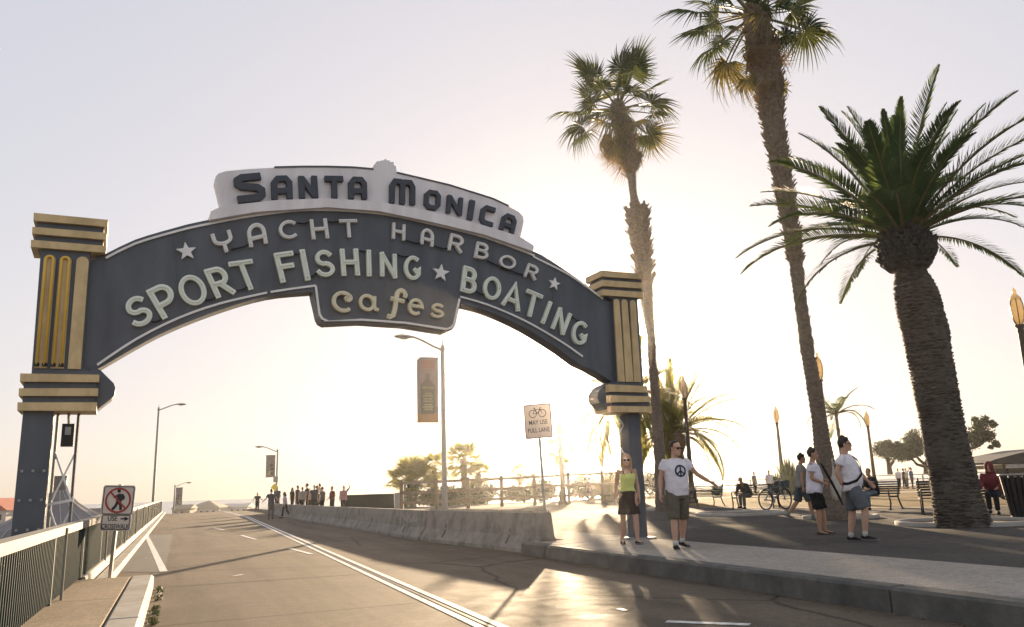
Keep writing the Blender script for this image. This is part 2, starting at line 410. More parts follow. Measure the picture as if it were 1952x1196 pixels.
def resample(P, per=.18):
    """Catmull-Rom through traced points so the long edges run as smooth arcs"""
    P = [np.array(p, float) for p in P]; out = []
    for i in range(len(P)-1):
        a = P[max(i-1, 0)]; b = P[i]; c = P[i+1]; d = P[min(i+2, len(P)-1)]
        k = max(1, int(np.linalg.norm(c-b)/per))
        for j in range(k):
            t = j/k
            out.append(.5*((2*b)+(-a+c)*t+(2*a-5*b+4*c-d)*t*t+(-a+3*b-3*c+d)*t**3))
    out.append(P[-1]); return out
top = [(150, 506)]+Z1((548, 283), (700, 210), (900, 150))+Z3((-10, 395), (300, 345), (700, 318), (1000, 340), (1300, 400), (1600, 470), (1880, 567))+Z6((0, 45), (140, 140), (290, 250))+[(1185, 588)]
botR = Z8((100, 510), (400, 590), (800, 770), (1200, 1020), (1400, 1170))+[(1131, 706), (1190, 742)]
botL = [(150, 722)]+Z1((505, 882), (830, 700), (1140, 575))+Z3((370, 825), (622, 800))
drop = Z3((655, 945), (668, 970), (695, 985), (900, 975), (1150, 992), (1385, 1030), (1418, 1018), (1436, 990), (1462, 870))
pf = 0.0
T_ = resample([SP(*p, pf) for p in top]); BR_ = resample([SP(*p, pf) for p in botR]); BL_ = resample([SP(*p, pf) for p in botL])
D_ = [SP(*p, pf) for p in drop]
poly = BL_+D_+BR_+T_[::-1]
mb = MB(); mb.prism([tuple(p) for p in poly], FR0, -.34, 0.0)
panel = mb.build('arch_panel', MAT['navy'], sign)
def trim(pts, name='border_strip', per=.18, w=.035):
    q = resample([SP(*p, .03) for p in pts], per) if per else [SP(*p, .03) for p in pts]
    mb = MB(); mb.ribbon(q, w, FR0, .004, .035); return mb.build(name, MAT['white_enamel'], panel)
trim(Z1((548, 305), (700, 230), (900, 170))+Z3((-10, 418), (300, 362), (620, 331), (1000, 352), (1300, 412), (1600, 487), (1885, 592))+Z8((900, 0), (1300, 205), (1650, 455)))
trim(Z7((20, 735), (300, 550), (600, 400), (900, 295), (1235, 218)))
trim(Z7((1262, 213), (1400, 192), (1585, 167)))
trim(Z7((1585, 172), (1600, 290), (1612, 372), (1632, 405), (1665, 418))+Z3((690, 968), (900, 960), (1150, 977), (1385, 1014), (1412, 1005), (1428, 985), (1460, 840)), per=None)
trim(Z8((100, 432), (400, 520), (800, 692), (1200, 922), (1430, 1082)))
# panel seams: thin raised joints between the steel sheets
for px0, py0, px1, py1 in ((540, 405, 545, 548), (744, 407, 742, 612), (330, 440, 345, 615), (945, 450, 925, 585), (1060, 510, 1045, 640)):
    mb = MB(); mb.ribbon([SP(px0, py0), SP(px1, py1)], .012, FR0, .001, .006); mb.build('panel_seam', MAT['navy'], panel)
# upper ledge and name board
led = Z3((30, 388), (36, 340), (95, 312), (400, 276), (700, 265), (1000, 285), (1300, 340), (1600, 420), (1800, 482), (1885, 537), (1880, 568), (1600, 472), (1300, 400), (1000, 338), (700, 316), (300, 342))
mb = MB(); mb.prism([tuple(SP(*p, .14)) for p in led], FR0, -.30, .14); mb.build('ledge', MAT['board'], sign)
nb = Z3((100, 330), (60, 165), (64, 140), (78, 124), (120, 110), (260, 97), (400, 90), (560, 86), (700, 86), (850, 92), (966, 101), (976, 92), (974, 72), (988, 68), (987, 52), (1003, 54), (1016, 46), (1024, 50), (1034, 38), (1046, 50), (1054, 46), (1064, 58), (1083, 57), (1082, 74), (1096, 82), (1100, 120),
        (1210, 147), (1400, 192), (1650, 270), (1740, 312), (1800, 345), (1822, 368), (1828, 395), (1805, 500), (1500, 420), (1000, 310), (500, 290))
mb = MB(); mb.prism([tuple(SP(*p, .02)) for p in nb], FR0, -.22, .02); board = mb.build('name_board', MAT['board'], sign)
mb = MB(); mb.ribbon([SP(*p, .02) for p in Z3((400, 88), (560, 84), (700, 84), (850, 88), (966, 98))], .03, FR0, -.22, .035); mb.build('board_capping', MAT['navy'], board)
mb = MB(); mb.ribbon([SP(*p, .02) for p in Z3((1100, 118), (1210, 144), (1400, 189), (1650, 267), (1740, 309))], .03, FR0, -.22, .035); mb.build('board_capping', MAT['navy'], board)

# ---- glyphs as strokes in a unit cell
def arc(cx, cy, rx, ry, a0, a1, n=14):
    return [(cx+rx*math.cos(R_(a0+(a1-a0)*i/n)), cy+ry*math.sin(R_(a0+(a1-a0)*i/n))) for i in range(n+1)]
GL = {
 'Y': [[(0, 1), (0, .72)]+arc(.5, .70, .5, .28, 180, 360, 10)+[(1, 1)], [(.5, .42), (.5, 0)]],
 'A': [[(0, 0), (0, .58)]+arc(.5, .58, .5, .42, 180, 0, 12)+[(1, 0)], [(0, .33), (1, .33)]],
 'a_': [[(0, 0), (.5, 1), (1, 0)], [(.2, .28), (.8, .28)]],
 'C': [arc(.55, .5, .55, .5, 52, 308, 18)],
 'H': [[(0, 0), (0, 1)], [(1, 0), (1, 1)], [(0, .5), (1, .5)]],
 'T': [[(0, 1), (1, 1)], [(.5, .97), (.5, 0)]],
 'R': [[(0, 0), (0, 1)], [(0, 1), (.55, 1)]+arc(.55, .72, .42, .28, 90, -90, 10)+[(0, .44)], [(.45, .44), (1, 0)]],
 'B': [[(0, 0), (0, 1)], [(0, 1), (.5, 1)]+arc(.5, .76, .4, .24, 90, -90, 9)+[(0, .52)], [(0, .52), (.5, .52)]+arc(.5, .26, .5, .26, 90, -90, 9)+[(0, 0)]],
 'O': [arc(.5, .5, .5, .5, 0, 360, 26)],
 'S': [arc(.52, .74, .46, .26, 35, 180, 9)+arc(.5, .72, .45, .24, 190, 262, 5)+arc(.5, .25, .48, .25, 78, -10, 6)+arc(.48, .26, .5, .26, -15, -155, 9)],
 'P': [[(0, 0), (0, 1)], [(0, 1), (.5, 1)]+arc(.5, .7, .48, .3, 90, -90, 10)+[(0, .4)]],
 'F': [[(0, 0), (0, 1)], [(0, 1), (1, 1)], [(0, .53), (.85, .53)]],
 'I': [[(.5, 0), (.5, 1)]],
 'N': [[(0, 0), (0, 1)], [(0, 1), (1, 0)], [(1, 0), (1, 1)]],
 'G': [arc(.52, .5, .52, .5, 62, 330, 17)+[(.98, .48), (.78, .34), (.66, .42)]],
 'c': [arc(.52, .5, .52, .5, 40, 312, 16), arc(.82, .74, .13, .14, 60, -200, 9)],
 'a': [arc(.42, .5, .42, .5, 0, 360, 20), [(.88, 1), (.86, .3), (.92, .08), (1.12, .06)]],
 'f': [[(.05, .02), (.2, 0), (.36, .08), (.42, .3), (.45, .75)]+arc(.68, .78, .23, .20, 180, 20, 9)+[(.86, .76)], [(.15, .62), (.85, .62)]],
 'e': [[(.05, .55), (.95, .55)]+arc(.5, .5, .48, .5, 5, 310, 18)],
 's': [arc(.5, .74, .42, .26, 30, 180, 8)+arc(.5, .74, .42, .25, 190, 258, 4)+arc(.48, .26, .47, .25, 75, -10, 6)+arc(.46, .27, .48, .27, -15, -165, 8)],
 # the blocky letters of the name board
 '1S': [[(.92, .86), (.25, .86), (.10, .78), (.10, .66), (.22, .56), (.78, .46), (.90, .36), (.90, .2), (.78, .11), (.04, .11)]],
 '1A': [[(.12, 0), (.12, .72), (.3, .9), (.7, .9), (.88, .72), (.88, 0)], [(.12, .36), (.88, .36)]],
 '1N': [[(.12, 0), (.12, 1)], [(.12, .95), (.88, .05)], [(.88, 0), (.88, 1)]],
 '1T': [[(0, .89), (1, .89)], [(.5, .9), (.5, 0)]],
 '1M': [[(.1, 0), (.1, .7), (.2, .88), (.42, .88), (.5, .74), (.5, 0)], [(.5, .74), (.58, .88), (.8, .88), (.9, .7), (.9, 0)]],
 '1O': [[(.3, .1), (.12, .26), (.12, .74), (.3, .9), (.7, .9), (.88, .74), (.88, .26), (.7, .1)]],
 '1I': [[(.5, 0), (.5, 1)]],
 '1C': [[(.95, .89), (.3, .89), (.12, .74), (.12, .26), (.3, .11), (.95, .11)]],
}
ELECTRODE = MAT['black']
def letter(ch, BL, BR, TL, mat, w, parent, d=.06, base=.0, dots=True, th=.075):
    BL, BR, TL = [SP(*p, base+d) for p in (BL, BR, TL)]
    ex, ey = BR-BL, TL-BL; Hh = np.linalg.norm(ey); w_ = w*Hh
    mb = MB()
    for k, st in enumerate(GL[ch]):
        P = [BL+ex*p[0]+ey*p[1] for p in st]; cl = False
        if len(P) > 8 and np.linalg.norm(P[0]-P[-1]) < 1e-3*Hh: P = P[:-1]; cl = True
        if ch == '1O': cl = True
        if not cl and dots and ch not in 'cafes':            # square-cut ends reach past the cell edge by half a stroke
            for i, j in ((0, 1), (-1, -2)):
                t = (P[i]-P[j])/np.linalg.norm(P[i]-P[j]); P[i] = P[i]+t*w_*.45
        mb.ribbon(P, w_, FR0, base+.002+k*.003, base+th+k*.003, cl)
        if dots:
            for i, j in ((0, 1), (-1, -2)):
                t = (P[i]-P[j])/np.linalg.norm(P[i]-P[j]); c = P[i]-t*w_*.55
                if cl and i == -1: continue
                mb.tube([SU*c[0]+SV*c[1]+SN*(base+th-.01), SU*c[0]+SV*c[1]+SN*(base+th+k*.003+.012)], w_*.13, 6, True, 1)
    if dots:                                             # glass tube following the stroke
        for k, st in enumerate(GL[ch]):
            P = [BL+ex*p[0]+ey*p[1] for p in st]
            mb.tube([SU*p[0]+SV*p[1]+SN*(base+th+k*.003+.022) for p in P], w_*.10, 5, True, 2)
    return mb.build('letter', [mat, ELECTRODE, MAT['glass_tube']], parent)
MAT['glass_tube'] = M('clear_neon_glass', (.80, .80, .74), .15, .03, 8)
def L3(ch, a, b, c, mat, w, parent, **k): return letter(ch, *Z3(a, b, c), mat, w, parent, **k)
we, ge, ce, nv = MAT['white_enamel'], MAT['green_enamel'], MAT['cream_enamel'], MAT['navy_l']
yw = .19
L3('Y', (78, 575), (170, 552), (47, 478), we, yw, panel)
L3('A', (266, 535), (350, 515), (248, 428), we, yw, panel)
L3('C', (440, 492), (530, 484), (430, 403), we, yw, panel)
L3('H', (625, 492), (703, 486), (612, 395), we, yw, panel)
L3('T', (785, 482), (872, 480), (778, 395), we, yw, panel)
L3('H', (1082, 490), (1140, 500), (1084, 412), we, yw, panel)
L3('A', (1245, 520), (1302, 535), (1250, 440), we, yw, panel)
L3('R', (1400, 555), (1465, 572), (1416, 475), we, yw, panel)
L3('B', (1552, 598), (1612, 612), (1566, 522), we, yw, panel)
L3('O', (1688, 648), (1766, 672), (1706, 588), we, yw, panel)
L3('R', (1836, 708), (1890, 728), (1858, 645), we, yw, panel)
letter('S', *Z7((300, 462), (415, 405), (218, 296)), ge, .19, panel)
letter('P', *Z7((498, 388), (612, 330), (396, 213)), ge, .195, panel)
letter('O', *Z7((664, 312), (812, 268), (592, 132)), ge, .175, panel)
letter('R', *Z7((884, 240), (990, 212), (806, 68)), ge, .195, panel)
L3('T', (206, 785), (318, 768), (150, 642), ge, .175, panel)
L3('F', (448, 735), (530, 722), (412, 592), ge, .19, panel)
L3('I', (545, 730), (635, 715), (515, 578), ge, .19, panel)
L3('S', (655, 705), (740, 700), (636, 575), ge, .175, panel)
L3('H', (798, 698), (876, 696), (788, 566), ge, .19, panel)
L3('I', (900, 700), (985, 702), (897, 570), ge, .19, panel)
L3('N', (1018, 702), (1090, 712), (1016, 584), ge, .19, panel)
L3('G', (1150, 715), (1228, 728), (1156, 598), ge, .175, panel)
L3('B', (1478, 788), (1540, 806), (1494, 664), ge, .19, panel)
L3('O', (1598, 822), (1678, 848), (1616, 712), ge, .175, panel)
letter('a_', *Z8((570, 505), (728, 572), (622, 268)), ge, .17, panel)
letter('T', *Z8((785, 602), (925, 660), (840, 372)), ge, .17, panel)
letter('I', *Z8((930, 675), (1070, 740), (1008, 470)), ge, .17, panel)
letter('N', *Z8((1108, 765), (1215, 828), (1184, 568)), ge, .17, panel)
letter('G', *Z8((1310, 900), (1440, 960), (1362, 690)), ge, .17, panel)
L3('c', (742, 905), (845, 912), (738, 802), ce, .20, panel)
L3('a', (892, 898), (985, 908), (892, 818), ce, .22, panel)
L3('f', (1040, 938), (1150, 965), (1055, 770), ce, .14, panel)
L3('e', (1168, 920), (1242, 930), (1176, 842), ce, .22, panel)
L3('s', (1296, 935), (1364, 948), (1306, 868), ce, .22, panel)
kw = dict(base=.02, dots=False, th=.09)
L3('1S', (185, 292), (348, 275), (168, 130), nv, .24, board, **kw)
L3('1A', (388, 273), (502, 268), (382, 142), nv, .24, board, **kw)
L3('1N', (548, 266), (646, 264), (540, 140), nv, .24, board, **kw)
L3('1T', (692, 265), (796, 265), (688, 140), nv, .24, board, **kw)
L3('1A', (828, 267), (926, 270), (826, 145), nv, .24, board, **kw)
L3('1M', (1058, 290), (1204, 304), (1060, 148), nv, .20, board, **kw)
L3('1O', (1256, 322), (1346, 336), (1262, 215), nv, .22, board, **kw)
L3('1N', (1384, 346), (1470, 366), (1392, 246), nv, .22, board, **kw)
L3('1I', (1490, 380), (1545, 392), (1506, 272), nv, .26, board, **kw)
L3('1C', (1572, 408), (1650, 432), (1592, 300), nv, .22, board, **kw)
L3('1A', (1688, 442), (1766, 472), (1712, 346), nv, .22, board, **kw)
def star(x, y, rpx, parent, rot=0):
    c = SP(x, y, .05); r = np.linalg.norm(SP(x, y-rpx, .05)-c)
    P = [tuple(c+np.array([math.sin(a), math.cos(a)])*(r if i % 2 == 0 else r*.42)) for i in range(10) for a in [rot+i*math.pi/5]]
    mb = MB(); mb.prism(P, FR0, .002, .05); return mb.build('star', we, parent)
star(355.5, 479, 18, panel, -.2); star(841, 520, 17, panel, .1); star(1057.5, 541, 12.5, panel, .2)
def cable(p, q, parent):
    a, b = SP(*p), SP(*q); mb = MB(); pts = []
    for i in range(7):
        t = i/6; c = a+(b-a)*t; pts.append(SU*c[0]+SV*(c[1]-.03*math.sin(math.pi*t))+SN*(.03+.02*math.sin(math.pi*t)))
    mb.tube(pts, .014, 5); return mb.build('neon_cable', MAT['black'], parent)
for a, b in ((Z3((150, 560))[0], Z3((265, 525))[0]), (Z3((525, 408))[0], Z3((605, 402))[0]), (Z3((705, 402))[0], Z3((775, 395))[0]), (Z3((1140, 505))[0], Z3((1240, 525))[0]), (Z3((1310, 540))[0], Z3((1400, 556))[0]),
             (Z7((410, 430))[0], Z7((495, 398))[0]), (Z7((790, 275))[0], Z7((880, 245))[0]), (Z7((990, 205))[0], Z7((1100, 180))[0]), (Z3((500, 585))[0], Z3((555, 575))[0]), (Z3((590, 722))[0], Z3((640, 695))[0]),
             (Z3((885, 566))[0], Z3((940, 566))[0]), (Z3((1095, 588))[0], Z3((1165, 600))[0]), (Z8((270, 380))[0], Z8((360, 410))[0]), (Z8((380, 45))[0], Z8((790, 205))[0]), (Z8((1300, 650))[0], Z8((1390, 700))[0]), (Z3((1150, 830))[0], Z3((1180, 880))[0])):
    cable(a, b, panel)

# ---- pillars
def pillar(shaft, bands, flutes, neon, wing, name='pillar'):
    mb = MB(); mb.prism([tuple(SP(*p, .10)) for p in shaft], FR0, -.42, .10); P = mb.build(name, MAT['navy'], sign)
    for b in bands:
        mb = MB(); mb.prism([tuple(SP(*p, .17)) for p in b], FR0, -.48, .17); mb.build('band', MAT['gold'], P)
    for i, (a, b, c, d) in enumerate(flutes):       # bottom-left, bottom-right, top-right, top-left (top of straight part)
        a, b, c, d = [SP(*q, .13) for q in (a, b, c, d)]
        ctr = (c+d)/2; e = (c-d)/2; up = np.array([-e[1], e[0]])
        P2 = [a, b]+[ctr+e*math.cos(t)+up*math.sin(t) for t in [math.pi*j/10 for j in range(11)]]
        mb = MB(); mb.prism([tuple(q) for q in P2], FR0, .095, .135); fl = mb.build('flute', MAT['gold'], P)
        if i in neon:
            k = .62
            q0 = (a+b)/2; 
            path = [q0+(a-q0)*k+up*.6]+[ctr+(e*math.cos(t)+up*math.sin(t))*k for t in [math.pi-math.pi*j/10 for j in range(11)]]+[q0+(b-q0)*k+up*.6]
            mb = MB(); mb.tube([SU*q[0]+SV*q[1]+SN*.165 for q in path], .02, 7); mb.build('neon_tube', MAT['neon'], fl, True)
            for q in (path[0], path[-1]):
                mb = MB(); mb.box(SU*q[0]+SV*q[1]+SN*.155, (.05, .05, .05)); mb.build('tube_clip', MAT['black'], fl)
    mb = MB(); mb.prism([tuple(SP(*p, .03)) for p in wing], FR0, -.36, .03); mb.build('side_scroll', MAT['navy'], P)
    return P
pillar(Z1((192, 108), (540, 140), (533, 270), (470, 275), (425, 880), (505, 905), (490, 1060), (115, 1060), (125, 940), (163, 905), (212, 262), (180, 250)),
       [Z1((175, 70), (560, 107), (558, 143), (173, 110)), Z1((168, 143), (554, 175), (551, 210), (166, 178)), Z1((161, 210), (549, 242), (546, 277), (159, 247)),
        Z1((105, 903), (515, 910), (513, 948), (103, 945)), Z1((98, 980), (509, 980), (507, 1020), (96, 1019)), Z1((91, 1053), (503, 1053), (500, 1097), (89, 1095))],
       [Z1((178, 875), (243, 876), (289, 316), (226, 314)), Z1((262, 877), (330, 878), (371, 322), (308, 320)), Z1((350, 879), (418, 881), (460, 326), (396, 324))], (0, 1),
       Z1((470, 868), (520, 885), (560, 925), (590, 955), (598, 980), (594, 1012), (580, 1032), (505, 1090), (460, 1090)))
pillar(Z6((285, 110), (525, 125), (525, 245), (500, 262), (540, 795), (565, 830), (580, 935), (350, 935), (330, 800), (375, 770), (350, 262), (290, 235)),
       [Z6((280, 83), (529, 104), (530, 138), (281, 120)), Z6((284, 142), (534, 160), (535, 195), (286, 179)), Z6((288, 200), (538, 217), (540, 253), (290, 236)),
        Z6((326, 785), (560, 797), (562, 836), (328, 830)), Z6((331, 852), (574, 860), (580, 894), (333, 896)), Z6((336, 918), (588, 922), (592, 958), (338, 956))],
       [Z6((384, 768), (424, 769), (390, 280), (356, 278)), Z6((430, 769), (477, 770), (440, 284), (404, 282)), Z6((482, 770), (524, 771), (490, 288), (456, 286))], (),
       Z6((370, 760), (300, 790), (262, 830), (255, 865), (270, 900), (325, 950), (370, 950)))
# ---- posts under the pillars
def post(px0, py0, px1, py1, zb, w=.36, dep=.36, d=-.12):
    a = SP(px0, py0, 0); b = SP(px1, py1, 0)
    mb = MB(); u0, u1 = a[0], b[0]; um = (u0+u1)/2
    zt = a[1]
    c = SU*um
    mb.box(c+SV*((zb+zt)/2)+SN*(-.16), (w, dep, zt-zb), np.stack([SU, SN, SV], 1))
    o = mb.build('support_post', MAT['navy'], sign)
    return o, um, zt
po, um, zt = post(72, 782, 62, 940, GZ, .40, .40)
for z in [zt-.9-.42*i for i in range(7)]:
    for q in (-.14, 0, .14):
        mb = MB(); mb.box(SU*(um+q)+SV*z+SN*(.045), (.035, .035, .035), np.stack([SU, SN, SV], 1)); mb.build('bolt', MAT['steel'], po)
po2, um2, zt2 = post(1204, 786, 1230, 1020, KZ-.05, .30, .26)
mb = MB(); mb.box(SU*um2+SV*(KZ+.02)+SN*(-.16), (.55, .5, .04), np.stack([SU, SN, SV], 1)); mb.build('base_plate', MAT['steel'], po2)
# lattice bracing at the foot of the right post and by the left post
for k in range(4):
    z0 = KZ+.15+k*.62; mb = MB()
    mb.beam(SU*(um2-.30)+SV*z0+SN*(-.33), SU*(um2-.14)+SV*(z0+.31)+SN*(-.22), .03, .02); mb.beam(SU*(um2-.14)+SV*(z0+.31)+SN*(-.22), SU*(um2-.30)+SV*(z0+.62)+SN*(-.33), .03, .02)
    mb.build('lattice_bar', MAT['steel'], sign)
a = SP(88, 790); b = SP(107, 790); z1 = a[1]
u0, u1 = um+.24, um+.52
for u in (u0, u1):
    mb = MB(); mb.tube([SU*u+SV*-1.5+SN*(-.3), SU*u+SV*(z1+.05)+SN*(-.3)], .022, 6); mb.build('lattice_leg', MAT['steel'] if u == u0 else MAT['navy'], sign)
z = z1-.55; k = 0
while z > -.8:
    mb = MB()
    mb.beam(SU*u0+SV*z+SN*(-.29), SU*u1+SV*(z-.75)+SN*(-.29), .03, .025); mb.beam(SU*u1+SV*z+SN*(-.32), SU*u0+SV*(z-.75)+SN*(-.32), .03, .025)
    mb.build('lattice_bar', MAT['white_enamel'], sign)
    mb = MB(); mb.beam(SU*(u0-.03)+SV*(z-.78)+SN*(-.27), SU*(u1+.03)+SV*(z-.72)+SN*(-.27), .05, .04); mb.build('lattice_clamp', MAT['white_enamel'], sign)
    z -= .85; k += 1
mb = MB(); mb.box(SU*(um+.40)+SV*(z1-.30)+SN*(-.20), (.17, .18, .34), np.stack([SU, SN, SV], 1)); eb = mb.build('transformer_box', MAT['black'], sign)
mb = MB(); mb.box(SU*(um+.40)+SV*(z1-.24)+SN*(-.105), (.08, .01, .12), np.stack([SU, SN, SV], 1)); mb.build('box_plate', MAT['steel'], eb)
mb = MB(); mb.tube([SU*(um+.40)+SV*(z1-.12)+SN*(-.2), SU*(um+.38)+SV*(z1+.1)+SN*(-.2)], .02, 6); mb.build('conduit', MAT['steel'], sign)
# ================================================================== road markings
def road_strip(pts, w, z=.006, name='lane_line', mat='paint', zf=True):
    """painted ribbon on the road through world points (x, y)"""
    P = [np.array(p[:2], float) for p in pts]; q = []
    for i in range(len(P)-1):
        k = max(1, int(np.linalg.norm(P[i+1]-P[i])/3))
        q += [P[i]+(P[i+1]-P[i])*j/k for j in range(k)]
    q.append(P[-1]); v = []; f = []
    for i, p in enumerate(q):
        t = q[min(i+1, len(q)-1)]-q[max(i-1, 0)]; t /= np.linalg.norm(t); n = np.array([-t[1], t[0]])
        zz_ = z+(zroad(FW@p) if zf else 0)
        v += [(*(p+n*w/2), zz_), (*(p-n*w/2), zz_)]
    f = [(2*i, 2*i+1, 2*i+3, 2*i+2) for i in range(len(q)-1)]
    mb = MB(); mb.add(v, f); return tag(mb.build(name, MAT[mat]), kind='structure')
A_, B_ = gp(1003, 1226), gp(602, 1045); C_ = gp(470, 985.5)
dirn = (B_-A_)[:2]; dirn /= np.linalg.norm(dirn); nrm = np.array([dirn[1], -dirn[0]])
for o_ in (-.10, .10):
    road_strip([A_[:2]+nrm*o_-dirn*3, B_[:2]+nrm*o_, C_[:2]+nrm*o_, C_[:2]+nrm*o_+np.array(rp(32, 0)[:2])], .09)
road_strip([A_[:2]-dirn*3, B_[:2], C_[:2]], .05, .005, 'tar_seam', 'black')
for a, b in (((553, 1046), (594, 1057)), ((460, 1021), (488, 1029)), ((408, 1007), (428, 1011))): road_strip([gp(*a), gp(*b)], .11)
road_strip([gp(279, 1021), gp(312, 1090)], .14)
road_strip([gp(1270, 1186), gp(1430, 1192)], .12); road_strip([gp(1275, 1212), gp(1440, 1220)], .12)
road_strip([gp(445, 1099), gp(462, 1096)], .08, .006, 'paint_fleck'); road_strip([gp(1180, 1161), gp(1192, 1165)], .07, .006, 'paint_fleck')
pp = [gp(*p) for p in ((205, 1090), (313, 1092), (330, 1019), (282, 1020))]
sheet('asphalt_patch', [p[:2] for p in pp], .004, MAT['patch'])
for a, b in (((300, 1121), (760, 1090)), ((290, 1020), (560, 1000)), ((700, 1087), (1040, 1070))): road_strip([gp(*a), gp(*b)], .035, .003, 'tar_seam', 'black')

# ================================================================== left railing
def s_at(px, py, l):                         # where the line at lateral l crosses the photo column px
    r = ray(px, py); d = r[:2]/np.linalg.norm(r[:2]); k = (RT@d)/(FW@d); return l/k
RL = -1.30
RZ = lambda s: 1.015+.0042*s                 # the rail climbs gently with the deck
s0_, s1_ = 1.0, 90.0
rail = thing('guard_railing', 'dark green metal railing with pale top rail along the left edge of the road', 'railing', rp(s0_, RL, .2))
ro = rp(s0_, RL, .2)
s = s0_; k = 0; pitch = 3.3
while s < s1_:
    e = min(s+pitch, s1_); UF = (FW[0], FW[1], 0); UR = (RT[0], RT[1], 0)
    mb = MB(); mb.beam(rp(s+.004, RL, RZ(s)-.05), rp(e-.004, RL, RZ(e)-.05), .16, .10); mb.build('top_rail', MAT['railtop'], rail, off=ro)
    mb = MB(); mb.beam(rp(s, RL, .275), rp(e, RL, .275), .03, .04); mb.build('bottom_rail', MAT['greenrail'], rail, off=ro)
    mb = MB(); mb.beam(rp(s, RL, .19), rp(s, RL, RZ(s)-.10), .08, .09, up=UF); mb.build('railing_post', MAT['greenrail'], rail, off=ro)
    if k % 2 == 1:
        mb = MB(); mb.tube([rp(s+.5, RL+.09, .2), rp(s+.5, RL+.09, RZ(s)-.02)], .018, 6); mb.build('conduit_pipe', MAT['railtop'], rail, off=ro)
    mb = MB(); t = s+.12
    while t < e-.06:
        mb.beam(rp(t, RL, .235), rp(t, RL, RZ(t)-.10), .08, .02, up=UF); t += .112
    tag(mb.build('balusters', MAT['greenrail'], rail, off=ro), kind='stuff')
    s = e; k += 1

# ================================================================== concrete barriers
BP = [gp(1027, 1058), gp(799, 1031), gp(677, 1010.5), gp(592, 996.5), gp(551, 988.5), gp(524, 983.0), gp(507, 979.3)]
prof = [(-.30, 0), (-.30, .08), (-.145, .33), (-.085, .81), (.085, .81), (.145, .33), (.30, .08), (.30, 0)]
bl_ = ['grey concrete barrier nearest the bike sign, with spikes along its top', 'concrete barrier second from the bike sign, stained with graffiti', 'third concrete barrier from the bike sign, below the man in dark red',
       'fourth concrete barrier from the bike sign, beside the person in lilac', 'concrete barrier behind the walking man in grey shirt', 'farthest concrete barrier, behind the walking man in black']
for i in range(len(BP)-1):
    a = BP[i][:2]; b = BP[i+1][:2]; d = (b-a); L = np.linalg.norm(d); d /= L; n = np.array([-d[1], d[0]])
    if n@RT < 0: n = -n
    c = (a+b)/2+n*.30
    t = thing('concrete_barrier', bl_[i], 'barrier', (c[0], c[1], 0), 0, 'concrete barriers along the roadway')
    mb = MB(); F = (np.zeros(3), np.array([n[0], n[1], 0]), np.array([0, 0, 1.0]), np.array([d[0], d[1], 0]))
    mb.prism(prof, F, -L/2+.10, L/2-.10)
    mb.build('barrier_body', MAT['barrier'], t)
    for q in (-.27, .27):
        base = np.array([d[0], d[1], 0])*q*L-np.array([n[0], n[1], 0])*.0
        mb = MB(); nn = np.array([n[0], n[1], 0])
        p0 = base-nn*.262+np.array([0, 0, .15]); p1 = base-nn*.152+np.array([0, 0, .33])
        mb.beam(p0, p1, .075, .012, up=-nn); mb.build('lifting_slot_shade', MAT['black'], t)  # black bar proud of the face stands for the shade inside the slot
        mb = MB(); mb.beam(base-nn*.147+np.array([0, 0, .38]), base-nn*.135+np.array([0, 0, .47]), .05, .012, up=-nn); mb.build('anchor_hole_shade', MAT['black'], t)  # shade of the small hole put on as a black bar, no recess cut
    if i == 0:
        mb = MB(); q = -L/2+.05
        while q < L/2-.05:
            p = np.array([d[0], d[1], 0])*q+np.array([0, 0, .808])
            mb.tube([p, p+np.array([0, 0, .075])], [.022, .004], 4); q += .085
        tag(mb.build('spike_strip', MAT['barrier'], t), kind='stuff')
    if i == 1:                                   # rough graffiti scribble on the upper face
        mb = MB(); g = random.Random(3); pts = []
        for j in range(26): pts.append((L*(-.42)+j*.07+g.uniform(-.03, .03), .55+g.uniform(-.10, .10)))
        up = np.array([n[0]*.06, n[1]*.06, .48]); up /= np.linalg.norm(up); dd = np.array([d[0], d[1], 0])
        nf = np.cross(dd, up); 
        if nf@np.array([n[0], n[1], 0]) > 0: nf = -nf
        Fg = (-np.array([n[0], n[1], 0])*.145+np.array([0, 0, .33])-up*.33, dd, up, nf)
        mb.ribbon(pts, .03, Fg, .001, .003); mb.build('graffiti', MAT['lampgrey'], t)

